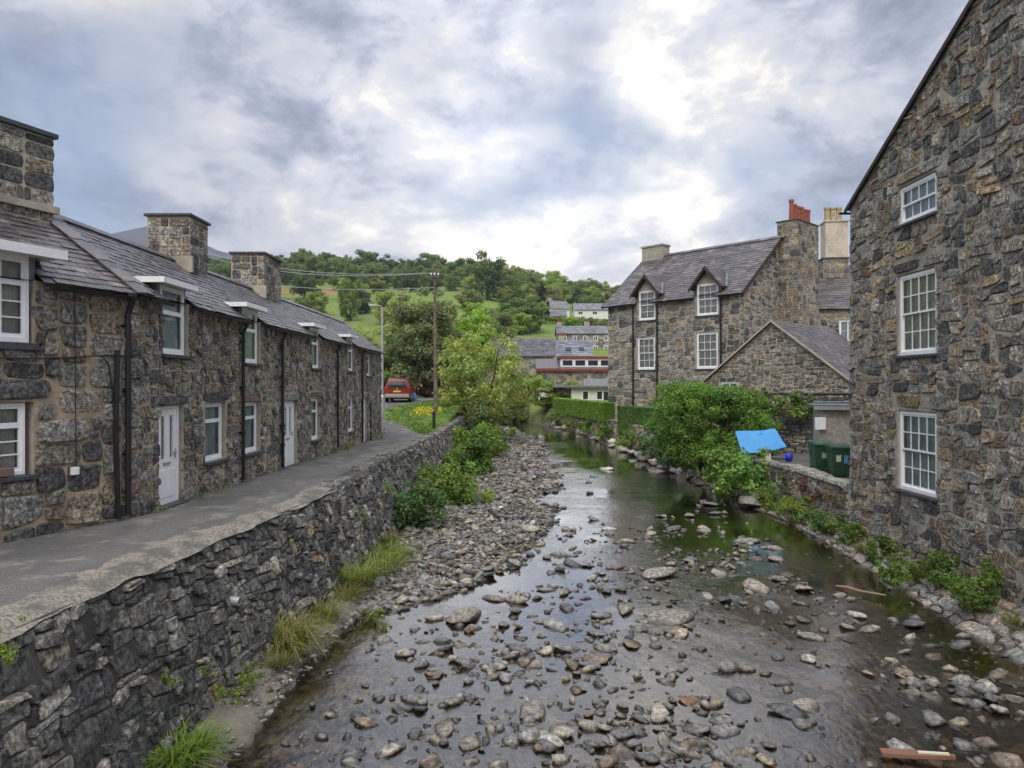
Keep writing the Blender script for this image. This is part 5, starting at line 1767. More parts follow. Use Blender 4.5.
# riverside tree, loose and yellowish
lm = MB()
for k in range(6):
    a = k * 1.05; lm.tube([(.1 * math.cos(a), .1 * math.sin(a), 0), (.5 * math.cos(a), .5 * math.sin(a), 2.2), (1.5 * math.cos(a), 1.4 * math.sin(a), 4.4), (2.1 * math.cos(a), 1.9 * math.sin(a), 6.3)], [.11, .09, .06, .02], 7)
def rt(g):
    c = crown_clumps(g, 135, 3.4, 2.8, 3.7, 4.1, .62, .3)
    return c
big_plant('riverside_tree', 'loose yellowish-green tree leaning over the far end of the river wall', 'tree', (-1.95, 48.6, -1.35), rt, 330, .21, .11, (.39, .45, .14), 5, lm, .25, .2)
def rt2(g):
    return crown_clumps(g, 26, 1.7, 1.5, 1.2, 1.5, .5, .3)
big_plant('riverside_shrub', 'dark leafy shrub at the foot of the yellowish riverside tree', 'shrub', (-1.9, 46.8, -1.4), rt2, 380, .2, .13, (.15, .20, .06), 6, None)
# dark tree by the lamp post
lm = tree_limbs(random.Random(4), 9.0, 3.0, .22, 8, .15)
def dk(g):
    return crown_clumps(g, 130, 3.1, 3.0, 4.7, 4.9, .75, .35)
big_plant('dark_tree', 'dense dark grey-green tree between the lamp post and the telegraph pole', 'tree', (-7.4, 61, 1.1), dk, 260, .28, .17, (.20, .235, .11), 7, lm, .35, .4)
def dk2(g):
    return crown_clumps(g, 60, 2.6, 2.4, 3.6, 4.6, .7, .35)
big_plant('bright_tree', 'fresh bright green tree close behind the telegraph pole', 'tree', (-4.2, 66, 1.2), dk2, 300, .28, .19, (.27, .42, .06), 8, tree_limbs(random.Random(5), 8, 2.4, .18, 7, .15), .3, .4)

# the big shrub over the right bank
def sh(g):
    c = []
    for k in range(330):
        d = g.normal(size=3); d /= np.linalg.norm(d)
        kk = .25 + .75 * g.random() ** .5
        d = np.sign(d) * np.abs(d) ** .72; d /= np.linalg.norm(d) ** .6
        x, y, z = d * kk * np.array([2.8, 2.0, 2.1])
        if z > 1.35: z = 1.35 + (z - 1.35) * .5
        c.append((x, y, 2.35 + z - .12 * x, .42 * g.uniform(.7, 1.2)))
    return c
lm = MB()
for k in range(9):
    a = k * .7; lm.tube([(.3 * math.cos(a), .3 * math.sin(a), 0), (1.0 * math.cos(a), .8 * math.sin(a), 1.4), (1.9 * math.cos(a), 1.4 * math.sin(a), 2.9)], [.08, .06, .02], 6)
big_plant('big_shrub', 'big dense rounded green shrub spilling over the right river bank', 'shrub', (8.9, 31.6, -1.75), sh, 1300, .105, .072, (.16, .285, .05), 9, lm, .28, .45)
def sh2(g):
    return crown_clumps(g, 60, 1.35, 1.2, 1.25, 1.15, .32, .3)
big_plant('broadleaf_bush', 'bright broad-leaved bush hanging to the water below the blue board', 'shrub', (8.75, 27.6, -2.1), sh2, 500, .17, .12, (.19, .32, .07), 10, None, .25, .4)
def iv(g):
    return [(g.uniform(-1.6, 1.6), g.uniform(-.25, .25), g.uniform(-.5, .5), .3 * g.uniform(.6, 1.2)) for _ in range(46)]
big_plant('ivy', 'dark glossy ivy trailing along the yard wall right of the big shrub', 'creeper', (11.8, 31.2, 1.55), iv, 700, .16, .13, (.16, .23, .06), 11, None, .3, .4)


# clipped hedges
def hedge(name, label, pts, w, zb, h, tint, seed):
    g = np.random.default_rng(seed)
    pts = np.array(pts, float)
    t = thing(name, label, 'hedge', (*pts[len(pts) // 2], zb))
    seg = np.linalg.norm(np.diff(pts, axis=0), axis=1); cum = np.concatenate([[0], np.cumsum(seg)])
    LN = cum[-1]
    n = int(LN * (2 * h + w) * 900)
    s = g.uniform(0, LN, n); face = g.choice(4, n, p=[.40, .1, .40, .10])
    px, py = np.interp(s, cum, pts[:, 0]), np.interp(s, cum, pts[:, 1])
    dx, dy = np.interp(s + .01, cum, pts[:, 0]) - np.interp(s - .01, cum, pts[:, 0]), np.interp(s + .01, cum, pts[:, 1]) - np.interp(s - .01, cum, pts[:, 1])
    dl = np.hypot(dx, dy) + 1e-9; nx, ny = dy / dl, -dx / dl
    off = np.where(face == 0, w / 2, np.where(face == 1, -w / 2, g.uniform(-w / 2, w / 2, n)))
    z = np.where(face == 2, h, g.uniform(0, h, n))
    N = np.stack([np.where(face == 0, nx, np.where(face == 1, -nx, 0)), np.where(face == 0, ny, np.where(face == 1, -ny, 0)), np.where(face >= 2, 1.0, 0.1)], -1)
    e = face == 3
    s[e] = np.where(g.random(e.sum()) < .5, 0, LN); px[e] = np.interp(s[e], cum, pts[:, 0]); py[e] = np.interp(s[e], cum, pts[:, 1]); z[e] = g.uniform(0, h, e.sum())
    wob = .03 * n2(s, z + off, 1.5, 3.0)
    P = np.stack([px + nx * (off + wob), py + ny * (off + wob), zb + z + wob + g.normal(size=n) * .01], -1)
    N = N + g.normal(size=(n, 3)) * .5; N /= np.linalg.norm(N, axis=1, keepdims=True)
    C = np.array(tint) * g.uniform(.65, 1.35, (n, 1))
    V, F, C = leaf_quads(P, N, .085, .06, g, C)
    link(bpy.data.objects.new('foliage', arr_mesh('foliage', V, F, LEAF, C)), t)
    m = MB(); m.tint = tuple(c * .6 for c in tint)  # added core box, leaf colour darkened for the hedge's shaded inside
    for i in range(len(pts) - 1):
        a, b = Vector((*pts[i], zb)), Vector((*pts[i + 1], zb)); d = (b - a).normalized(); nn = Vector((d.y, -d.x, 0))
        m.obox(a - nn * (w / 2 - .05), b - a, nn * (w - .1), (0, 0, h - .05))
    m.build('dark_core', LEAF, t)


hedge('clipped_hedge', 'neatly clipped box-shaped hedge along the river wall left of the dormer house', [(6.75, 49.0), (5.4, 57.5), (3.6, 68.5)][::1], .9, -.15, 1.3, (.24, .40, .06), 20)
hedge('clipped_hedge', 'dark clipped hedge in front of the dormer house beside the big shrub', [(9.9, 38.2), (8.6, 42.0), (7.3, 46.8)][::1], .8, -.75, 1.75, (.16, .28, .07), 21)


# tufts and small plants
def tuft(name, label, loc, n, h, spread, tint, seed, droop=.5, wid=.012, dry=0.0, cat='grass', group=None, dirx=0.0):
    g = np.random.default_rng(seed)
    a = g.uniform(0, 2 * math.pi, n); r = spread * np.sqrt(g.random(n)) * .45
    bx, by = np.cos(a) * r, np.sin(a) * r
    hh = h * g.uniform(.25, 1.1, n); lean = g.uniform(.15, 1.25, n) * spread * .8
    da = a + g.normal(size=n) * 1.0
    V = []
    for k, t in enumerate((0, .35, .7, 1.0)):
        x = bx + np.cos(da) * lean * t ** 1.8 + dirx * t * t * h; y = by + np.sin(da) * lean * t ** 1.8
        z = hh * (t - droop * t ** 3 * g.uniform(.2, .8, n))
        ww = 1.35 * wid * (1 - t * .85) * (1 + 0 * a)
        px_, py_ = -np.sin(da) * ww, np.cos(da) * ww
        V.append(np.stack([x - px_, y - py_, z], -1)); V.append(np.stack([x + px_, y + py_, z], -1))
    V = np.stack(V, 1)
    base = np.arange(n)[:, None] * 8
    F = np.concatenate([base + np.array([[0, 1, 3, 2]]), base + np.array([[2, 3, 5, 4]]), base + np.array([[4, 5, 7, 6]])])
    C = np.array(tint) * np.array([1.25, 1.05, 1.2]) * g.uniform(.65, 1.4, (n, 1))
    d = g.random(n) < dry
    C[d] = np.array([.30, .24, .11]) * g.uniform(.7, 1.2, (d.sum(), 1))
    o = bpy.data.objects.new(name, arr_mesh(name, V.reshape(-1, 3), F, LEAF, np.repeat(C, 8, 0)))
    o.location = loc
    return tag(link(o), label, cat, group)


def leafy(name, label, loc, w, h, tint, seed, n=22, L=.09, per=900, cat='plant', group=None, W=.6, d=None, var=.3):
    def f(g):
        return [(g.normal() * w * .24, g.normal() * (d or w) * .22, h * g.uniform(.1, .95) * (1 - .25 * abs(g.normal())), min(w, h) * .17 * g.uniform(.7, 1.4)) for _ in range(n)]
    return big_plant(name, label, cat, loc, f, per * 2.6, L, L * W, tuple(1.2 * c for c in tint), seed, None, var, .2, 1.0, 'foliage', group)


def on_bed(x, y, up=0.0):
    return (x, y, float(max(bed_z(x, y), wz(y) - .05)) + up)


G1, G2, G3 = (.13, .22, .035), (.10, .17, .03), (.17, .25, .05)
leafy('bank_bush', 'blue-green bush growing at the foot of the river wall, nearest of three', on_bed(-3.0, 22.6), 1.5, 1.6, (.085, .15, .05), 31, 40, .13, 500)
leafy('bank_bush', 'round fresh green bush on the shingle, middle of three along the river wall', on_bed(-2.35, 26.6), 2.1, 1.9, (.15, .23, .045), 32, 46, .14, 480)
leafy('bank_bush', 'tall ferny green bush on the shingle below the riverside tree', on_bed(-1.9, 34.5), 2.6, 2.3, (.13, .22, .04), 33, 54, .17, 380)
leafy('bank_bush', 'light green bush under the end of the river wall', on_bed(-1.5, 40.5), 2.6, 1.9, (.15, .23, .045), 34, 44, .17, 380)
tuft('grass_tuft', 'long bright grass hanging from the wall footing by the shingle', on_bed(-3.25, 17.6, .1), 300, .6, .9, (.17, .26, .04), 41, .8, .012, .2)
tuft('grass_tuft', 'bright green grass at the start of the shingle', on_bed(-3.2, 18.9, .1), 260, .5, .9, (.15, .25, .04), 42, .8, .012, .15)
tuft('grass_tuft', 'green grass tuft on the footing nearer than the shingle', on_bed(-3.45, 16.0, .25), 300, .6, .8, (.16, .25, .04), 43, .8, .011, .2)
tuft('grass_tuft', 'tall grass with drooping straw-coloured ends on the wall footing', (-3.95, 12.45, -2.15), 330, .95, .7, (.20, .26, .06), 44, 1.3, .011, .45, dirx=.3)
tuft('grass_tuft', 'bright green tuft at the lower left foot of the wall', (-4.25, 8.95, -2.28), 420, .42, .75, (.13, .24, .03), 45, .7, .011, .03)
leafy('footing_plant', 'yellow-green leafy plant at the water edge of the wall footing', on_bed(-2.75, 14.4, .05), .6, .35, (.20, .24, .05), 46, 14, .07, 1500)
for i, (x, y, z, s, lab) in enumerate(((-4.15, 10.0, -2.0, .24, 'small green fern at the wall foot left of the pale footing'), (-4.05, 10.6, -2.05, .22, 'little green sprig at the wall foot beside the fern'), (-4.55, 9.2, -1.45, .22, 'small yellow-green plant growing in the wall face, upper left'), (-4.35, 9.9, -1.62, .18, 'small yellow-green plant growing in the wall joints'), (-4.95, 6.75, -.12, .35, 'green leaves at the left edge on top of the river wall'), (-3.9, 18.0, -1.0, .3, 'green plant rooted high in the river wall'), (-3.75, 21.0, -.75, .3, 'yellow-green plant rooted in the wall face above the bush'))):
    leafy('wall_plant', lab, (x + .08, y, z), s * 1.3, s, (.17, .23, .04), 50 + i, 10, .045, 3000)
rb = [(9.35, 14.15, -1.95, 1.1, .85, G2, 'dark green nettle-like clump at the right edge under the house wall'), (9.45, 15.7, -1.95, .9, .8, (.10, .15, .04), 'grey-green clump below the lower sash window'), (9.0, 16.7, -2.25, 1.0, .6, G1, 'bright green plants spreading on the ledge under the window'),
      (9.6, 18.4, -1.95, .55, .55, G2, 'small green plant at the foot of the house wall'), (9.6, 20.0, -1.95, .6, .55, G2, 'small plant by the corner of the tall house'), (9.55, 21.6, -2.0, 1.2, .95, (.11, .17, .05), 'grey-green tall plants at the foot of the garden wall'),
      (9.5, 23.5, -2.0, 1.1, .85, (.17, .22, .04), 'yellow-green plants under the garden wall'), (9.4, 26.0, -2.0, .9, .9, G3, 'bright green tuft under the blue board'), (9.55, 24.8, -2.0, .7, .6, G1, 'green plant between the tuft and the garden wall foot')]
for i, (x, y, z, w, h, c, lab) in enumerate(rb):
    leafy('bank_plant', lab, (x, y, z), w, h, c, 60 + i, 26, .085, 1300)
for i, (y, z, w, h, c, lab) in enumerate(((23.0, -1.35, .8, .5, (.16, .065, .07), 'dark red flowering creeper hanging on the garden wall'), (24.3, -1.3, .9, .6, (.20, .08, .09), 'pinkish red creeper on the garden wall below the bins'), (22.1, -1.25, .7, .5, (.20, .15, .05), 'rusty yellow plant in the garden wall by the house corner'), (25.8, -1.2, .8, .7, (.12, .15, .05), 'olive creeper on the garden wall under the blue board'))):
    leafy('wall_creeper', lab, (float(GWX(y)) - .12, y, z), .3, h, c, 70 + i, 26, .06, 2600, d=w * 1.3)
fb_ = [(7.0, 39.5, 1.5, 1.2, (.10, .16, .06)), (6.6, 44.0, 1.6, 1.0, G3), (5.9, 48.5, 1.5, 1.1, G1), (5.2, 53, 1.8, 1.1, G1), (4.5, 57.5, 2.0, 1.2, G3), (7.6, 36.3, 1.6, 1.5, (.08, .13, .05)), (3.4, 61.5, 1.6, 1.0, G2)]
fl_ = ['blue-green bush below the dark hedge', 'yellow-green bush on the far bank rocks', 'fresh green bush below the house corner', 'green bush below the near end of the clipped hedge', 'light green bush below the middle of the clipped hedge', 'dark bush on the bank beside the big shrub', 'green bush below the far end of the clipped hedge']
for i, (x, y, w, h, c) in enumerate(fb_):
    leafy('far_bank_bush', fl_[i], (x + .45, y, float(wz(y)) + .35), w, h, c, 80 + i, 26, .15, 420)
wr_ = random.Random(17)
for i in range(16):                                        # rank growth along the wall footing
    y = 10.5 + 9.5 * i / 15 + wr_.uniform(-.3, .3)
    x = float(BX(y)) + .12; z = float(wz(y)) + .24
    nm = 'nearest the pale footing' if y < 14 else 'towards the shingle'
    if wr_.random() < .5:
        tuft('footing_grass', 'wispy grass sprouting along the wall foot ' + nm, (x, y, z), 160, wr_.uniform(.3, .6), wr_.uniform(.35, .7), (.17, .23, .05), 500 + i, .6, .009, .25, group='grass along the wall foot ' + nm)
    else:
        leafy('footing_weed', 'low weeds growing along the wall foot ' + nm, (x, y, z), .35, wr_.uniform(.2, .45), (.13, .19, .04), 500 + i, 16, .05, 1500, d=.8, group='weeds along the wall foot ' + nm)
for i in range(16):
    y = 12.5 + 15 * i / 15 + wr_.uniform(-.4, .4)
    x = min(9.75, float(GWX(y)) - .3) - wr_.uniform(0, .35); z = -2.0 - (9.75 - x) * .5
    nm = 'under the tall house' if y < 21 else 'under the garden wall'
    if wr_.random() < .35:
        tuft('bank_grass', 'grass tuft rooted in the ledge ' + nm, (x, y, z), 140, wr_.uniform(.25, .5), .5, (.15, .21, .05), 540 + i, .6, .01, .3, group='grass tufts on the ledge ' + nm)
    else:
        leafy('bank_weed', 'mixed green weeds rooted in the ledge ' + nm, (x, y, z), .5, wr_.uniform(.25, .7), wr_.choice([(.10, .16, .04), (.14, .19, .05), (.17, .17, .06)]), 540 + i, 20, .06, 1300, d=.8, group='weeds on the ledge ' + nm)
# verge beyond the terrace
g = np.random.default_rng(90)
n = 9000
yy = g.uniform(37.6, 58, n); xx = g.uniform(PXR(yy) + .05, np.where(yy < 50, WX(yy) - .2, -2.5))
P = np.stack([xx, yy, pz(yy) - .06 + g.uniform(0, .12, n)], -1)
N = np.stack([g.normal(size=n), g.normal(size=n), np.full(n, .35)], -1); N /= np.linalg.norm(N, axis=1, keepdims=True)
V, F, C = leaf_quads(P, N, .24, .06, g, np.array([.15, .245, .05]) * g.uniform(.6, 1.4, (n, 1)))
tag(link(bpy.data.objects.new('verge_grass', arr_mesh('verge_grass', V, F, LEAF, C))), 'short bright green grass on the verge beyond the terrace', 'grass', kind='stuff')
V, F = strip_grid(np.arange(36.5, 60, .4), lambda y: PXR(y) + .0, lambda y: np.where(y < 50, WX(y) - .3, -2.6), 8, lambda x, y: pz(y) + .03 + .03 * n2(x, y, 1.0, 2.0))
tag(link(bpy.data.objects.new('verge', arr_mesh('verge', V, F, GROUND, np.tile(np.array([.13, .20, .045]), (len(V), 1)), True))), kind='structure')
n = 190
yy = g.uniform(43.0, 46.0, n); xx = g.uniform(-6.2, -4.4, n)
P = np.stack([xx, yy, pz(yy) + .18 + g.uniform(0, .14, n)], -1); N = g.normal(size=(n, 3)) + np.array([0, -1.5, .8]); N /= np.linalg.norm(N, axis=1, keepdims=True)
V, F, C = leaf_quads(P, N, .09, .08, g, np.array([.75, .55, .02]) * g.uniform(.8, 1.2, (n, 1)))
t = thing('yellow_flower_bed', 'patch of yellow flowers on the grass verge', 'flowers', (-4.8, 44.4, float(pz(44.4))))
link(bpy.data.objects.new('bloom', arr_mesh('bloom', V, F, LEAF, C)), t)
# weeds along the foot of the terrace
wd = [(TF.p(13.55, 0, .15), .5, .16, 'green weeds by the drainpipe at the corner of the terrace'), (TF.p(15.4, 0, .12), .5, .16, 'weeds at the wall right of the near white door'), (TF.p(16.8, 0, .12), .6, .14, 'weeds under the first lower window of the row'), (TF.p(23.4, 0, .12), .6, .16, 'weeds right of the middle white door'), (TF.p(27.2, 0, .2), 1.6, .3, 'weeds along the wall before the far drainpipes'), (TF.p(28.8, 0, .25), 1.6, .35, 'yellow-green weeds at the foot of the far cottage'), (TF.p(35.6, 0, .35), 1.5, .7, 'leafy green clump at the far corner of the terrace')]
for i, (p, w, h, lab) in enumerate(wd):
    leafy('weed_clump', lab, (p.x, p.y, float(pz(p.y)) + .02), .4, h, (.15, .22, .04), 110 + i, 18, .05, 1600, d=w)
leafy('window_box_plant', 'small green plants in the brown window box', tuple(NF.p(3.2, 1.17, .03)), .3, .12, (.15, .2, .05), 130, 16, .04, 3500, d=1.0)
# ------------------------------------------------------------------ river stones
def stone_template(sub, seed, flat):
    bm = bmesh.new(); bmesh.ops.create_icosphere(bm, subdivisions=sub, radius=.5)
    V = np.array([v.co for v in bm.verts]); F = np.array([[v.index for v in f.verts] for f in bm.faces]); bm.free()
    d = V / np.linalg.norm(V, axis=1, keepdims=True)
    g = np.random.default_rng(seed)
    k = 1 + .30 * vnoise(d * 1.1 + seed * 3.1)[:, None] + .12 * vnoise(d * 2.9 + seed)[:, None]
    V = V * k
    for _ in range(11):                                 # knock flats onto it
        n = g.normal(size=3); n /= np.linalg.norm(n); lim = g.uniform(.24, .40)
        ex = V @ n - lim
        V = V - np.maximum(ex, 0)[:, None] * n * 1.0
    V = V * np.array([1, g.uniform(.65, .9), flat])
    return V, F


def mk_pebble():
    t = NT('river_stone')
    base = t.attr()
    base = t.mix(1.0, base, t.ramp(t.noise(13.0, 6.0, .65), [(.36, .4), (.5, .95), (.64, 1.6)]), 'MULTIPLY')
    base = t.mix(t.ramp(t.noise(4.0, 6.0, .7), [(.58, 0.), (.70, .5)]), base, (.16, .14, .06))
    # wet band where the stone meets the water
    sp = t.node('ShaderNodeSeparateXYZ'); t.l.new(t.pos(), sp.inputs[0])
    hgt = t.math('SUBTRACT', sp.outputs[2], t.math('ADD', t.math('MULTIPLY', sp.outputs[1], .022), -2.726))
    hgt = t.math('ADD', hgt, t.math('MULTIPLY', t.noise(8.0, 3.0), .05))
    wet = t.ramp(t.math('MULTIPLY', hgt, 5.0), [(.22, 1.0), (.42, 0.0)])
    base = t.mix(wet, base, t.mix(1.0, base, (.36, .34, .30), 'MULTIPLY'))
    t.bump(t.noise(26.0, 5.0, .65), .45, .02)
    return t.done(base, t.math('SUBTRACT', .8, t.math('MULTIPLY', wet, .55)), .4)


PEB = mk_pebble()
TPL = [stone_template(2, 200 + i, [.5, .4, .58, .34, .62, .45][i % 6]) for i in range(12)]
TPS = [stone_template(1, 300 + i, [.45, .38, .55, .3, .55, .4][i % 6]) for i in range(10)]
BME = [arr_mesh('river_stone', V, F, PEB, None, False) for V, F in TPL]


def water_pt(px, py):
    """where a sight line meets the sloping water"""
    dy = py - 384.0
    dep = 5.176 / (1 + 15.62 / dy); y = dep * 710 / dy
    return (px - 512) / 710 * y, y


LIST = """386 641 27|406 654 26|441 641 18|461 645 20|475 628 15|434 620 16|464 617 40|495 599 26|517 601 25|512 618 15|523 651 26|506 654 17|501 667 19|534 665 20|548 651 20|569 648 34|556 626 36|597 635 20|573 667 18|505 679 20|530 713 36|556 729 27|547 740 34|540 749 22|511 743 21|523 737 14|389 752 26|356 754 27|423 704 17|401 710 20|365 724 22|490 731 22|437 741 18|434 762 32|470 682 12|423 666 18|434 676 22|530 555 13|551 573 17|584 565 17|592 579 16|565 594 16|548 590 17|570 556 15|606 592 15|533 616 14
654 576 40|625 610 27|672 619 52|633 645 27|681 635 24|693 701 29|658 714 37|718 721 26|724 733 28|788 714 37|739 696 27|784 682 23|730 670 21|681 670 17|809 661 18|790 624 14|772 608 20|803 589 28|757 589 32|869 631 22|912 623 29|957 646 27|904 674 22|933 682 24|966 683 24|995 677 24|1014 683 28|964 693 24|991 699 24|1014 699 22|1000 712 26|908 692 20|935 698 26|933 735 20|966 746 28|1006 764 42|720 757 30|766 760 28|625 755 38|621 734 26|695 755 18|745 755 24|639 734 20|801 604 14|778 560 20|761 546 18|747 542 26
610 529 18|610 535 14|619 543 12|616 568 17|583 565 18|567 530 15|548 516 14|529 533 26|605 470 15|651 534 17|673 530 16|663 517 12|648 543 16|702 529 14|764 548 16|711 505 18|714 514 14|590 640 14|604 622 16|455 660 16|575 690 18|598 655 15|640 690 12|655 640 14|700 650 14|820 640 16|850 600 16|835 615 14|720 575 22|735 600 20|700 600 18|780 580 20|690 560 18|820 600 14|845 640 14|560 760 22|590 748 20|605 765 24|650 760 26|680 745 18|470 700 16|455 720 14|415 735 16|380 700 14|580 720 16|600 705 14|640 720 18"""
bl = []
for s in LIST.replace('\n', '|').split('|'):
    a, b, c = map(float, s.split()); x, y = water_pt(a, b); bl.append((x, y, c * y / 710 * 1.22))
def lab_stone(o, x, y, w, c):
    """say which stone: size, colour, where it lies"""
    lum = sum(c) / 3
    warm = c[0] / max(c[2], .01)
    cl = 'pale' if lum > .27 else ('brown' if warm > 1.45 else ('buff' if warm > 1.25 else ('dark grey' if lum < .135 else 'grey')))
    sz = 'small' if w < .3 else ('medium' if w < .5 else 'large')
    px = 512 + x / y * 710
    if bed_h(x, y) > -.05 and x < BAR(y) + .3:
        where = 'on the shingle ' + ('near its downstream tip' if y < 19 else 'below the green bushes' if y < 28 else 'towards the riverside tree')
    elif px > 830: where = 'in the dark water under the tall house' if y < 14.5 else 'in the shallows beside the stone ledge'
    elif y > 26: where = 'in the narrow channel below the big shrub'
    elif px > 660: where = 'in the riffle right of midstream' if y > 15 else 'in the near water right of midstream'
    elif px < 460: where = 'in the near water by the wall footing' if y < 14 else 'by the wall footing beside the shingle'
    else: where = 'in the near water at the bottom of the picture' if y < 10.5 else ('in midstream beside the shingle tip' if y < 16 else 'in the bright midstream water')
    tag(o, '%s %s river stone %s' % (sz, cl, where), 'stone', 'river stones ' + where)


br = random.Random(61)
while len(bl) < 250:
    if br.random() < .7:                                   # stones gather round the bigger ones
        q = br.choice(bl[:135]); x, y = q[0] + br.gauss(0, .5), q[1] + br.gauss(0, .35)
    else:
        y = br.uniform(14, 36); x = br.uniform(float(BAR(y)) - 2.5, float(BAR(y)) + 2.0)
    if y < 8.3: continue
    if x < float(LB(y)) + 1.0 or x > float(RB(y)) - .4: continue
    bl.append((x, y, br.uniform(.22, .5) * (1 + y / 60)))
NOTE = {(672, 619): 'broad flat grey slab, largest stone in midstream', (654, 576): 'long flat pale stone in the channel above the broad slab', (1006, 764): 'big rounded grey boulder in the bottom right corner of the river', (788, 714): 'dark wedge-shaped rock alone in the right water', (658, 714): 'angular buff rock standing in the near midstream', (693, 701): 'rusty orange-brown rock beside the angular buff one', (386, 641): 'pale block-shaped stone near the wall footing', (406, 654): 'rounded olive boulder next to the pale block by the footing', (757, 589): 'square grey rock in the riffle below the right bank'}
NKEY = {tuple(round(v, 3) for v in water_pt(*k)): v for k, v in NOTE.items()}
for i, (x, y, w) in enumerate(bl):
    o = bpy.data.objects.new('river_stone', BME[i % 12])
    hz = w * br.uniform(.7, 1.05) * (1 if w < .45 else .75)
    o.scale = (w * br.uniform(.95, 1.15), w * br.uniform(.85, 1.1), hz)
    o.rotation_euler = (br.uniform(-.2, .2), br.uniform(-.2, .2), br.uniform(0, 6.28))
    bh = float(bed_h(x, y))
    o.location = (x, y, float(wz(y)) + (max(bh, -.03) + hz * .10 if bh > -.05 else hz * br.uniform(-.06, .10)))
    lab = NKEY.get((round(x, 3), round(y, 3)))
    c = pick(PAL_RIVER, br)
    if lab and 'rusty' in lab: c = (.34, .20, .10)
    if lab and 'dark' in lab: c = (.10, .10, .10)
    if lab and 'pale' in lab: c = (.27, .25, .215)
    o.color = (*c, 1)
    if lab and 'flat' in lab: o.scale = (w * 1.1, w * .9, w * .45); o.rotation_euler = (.05, -.04, .3); o.location.z = float(wz(y)) + .02
    link(o)
    if lab:
        tag(o, lab, 'stone')
    else:
        lab_stone(o, x, y, w, c)


def scatter(name, label, xs, ys, sz, zf, seed, pal, grp=None):
    g = np.random.default_rng(seed)
    n = len(xs)
    T = np.array([t[0] for t in TPS]); Fq = TPS[0][1]
    k = g.integers(0, len(TPS), n)
    S = sz[:, None] * g.uniform(.8, 1.25, (n, 3)) * np.array([1.1, 1.0, .85])
    a = g.uniform(0, 2 * math.pi, n); ca, sa = np.cos(a)[:, None], np.sin(a)[:, None]
    V = T[k] * S[:, None, :]
    V = np.stack([V[..., 0] * ca - V[..., 1] * sa, V[..., 0] * sa + V[..., 1] * ca, V[..., 2]], -1)
    tl = g.normal(size=(n, 2, 1)) * .25
    V[..., 2] += V[..., 0] * tl[:, 0] + V[..., 1] * tl[:, 1]
    V += np.stack([xs, ys, zf], -1)[:, None, :]
    m = V.shape[1]
    F = (Fq[None] + (np.arange(n) * m)[:, None, None]).reshape(-1, 3)
    rr = random.Random(seed)
    C = np.repeat(np.array([pick(pal, rr) for _ in range(n)]), m, 0)
    o = link(bpy.data.objects.new(name, arr_mesh(name, V.reshape(-1, 3), F, PEB, C, False)))
    return tag(o, label, 'shingle', kind='stuff')


g = np.random.default_rng(400)
# shingle bar: denser and finer close by
n = 9500
yy = 14 + 46 * g.random(n) ** 1.5
xx = LB(yy) + .3 + (BAR(yy) + .7 - LB(yy) - .3) * g.random(n)
xx = xx + g.normal(size=n) * .15
sz = np.exp(g.normal(size=n) * .45) * .15 * (1 + (yy - 14) / 55)
ok = (xx > BX(yy) + .25) & (bed_h(xx, yy) > -.12)
xx, yy, sz = xx[ok], yy[ok], np.clip(sz[ok], .05, .55)
scatter('shingle', 'grey stony shingle bank between the river wall and the water', xx, yy, sz, bed_z(xx, yy) + sz * .10, 401, PAL_RIVER)
n = 5200
yy = 7 + 42 * g.random(n) ** 1.6
xx = LB(yy) + .6 + (RB(yy) - LB(yy) - .7) * g.random(n)
sz = np.clip(np.exp(g.normal(size=n) * .5) * .15, .05, .42)
cl = n2(xx, yy, .75, 31.0, 2) + .35 * n2(xx, yy, 2.5, 12.0, 2)
ok = (cl > -.12) & (xx > BX(yy) + .75)
xx, yy, sz = xx[ok], yy[ok], sz[ok]
scatter('bed_cobble', 'drowned cobbles and pebbles lying on the river bed', xx, yy, sz, np.minimum(bed_z(xx, yy) + sz * .15, wz(yy) - .02 - sz * .24), 402, [(3, P_GREY), (4, P_BROWN), (3, (.30, .25, .15)), (2, P_PALE), (2, P_DARK)])
# emergent small stones in drifts
n = 1900
yy = 8.5 + 22 * g.random(n) ** 1.3
xx = LB(yy) + .8 + (RB(yy) - LB(yy) - 1.0) * g.random(n)
cl = n2(xx, yy, .6, 44.0, 3)
sz = np.clip(np.exp(g.normal(size=n) * .45) * .16, .07, .4)
ok = (cl > .36) & (xx > BX(yy) + .8)
xx, yy, sz = xx[ok], yy[ok], sz[ok]
scatter('riffle_stone', 'small stones breaking the surface in drifts across the river', xx, yy, sz, np.maximum(bed_z(xx, yy) + sz * .1, wz(yy) - sz * g.uniform(-.12, .2, len(sz))), 403, PAL_RIVER)

n = 420
xx = np.concatenate([g.normal(5.4, 1.5, n), g.normal(7.6, 1.1, 90), g.normal(1.6, 1.3, 170)]); yy = np.concatenate([g.normal(18.3, 2.3, n), g.normal(11.6, .8, 90), g.normal(9.6, .6, 170)])
sz = np.clip(np.exp(g.normal(size=len(xx)) * .5) * .19, .08, .5)
ok = (xx < RB(yy) - .5) & (xx > BX(yy) + .8) & (yy > 8.2) & (n2(xx, yy, .9, 71.0, 2) > -.1)
xx, yy, sz = xx[ok], yy[ok], sz[ok]
scatter('shoal_stone', 'flat wet stones crowded on the shoals of the right-hand riffle and the near water', xx, yy, sz, wz(yy) - sz * g.uniform(-.10, .16, len(sz)), 405, PAL_RIVER)
q = np.array([(b_[0], b_[1]) for b_ in bl[:140]])[g.integers(0, 140, 900)]
xx = q[:, 0] + g.normal(size=900) * .55; yy = q[:, 1] + g.normal(size=900) * .4
sz = np.clip(np.exp(g.normal(size=900) * .45) * .19, .08, .45)
ok = (xx < RB(yy) - .5) & (xx > BX(yy) + .8) & (yy > 8.2)
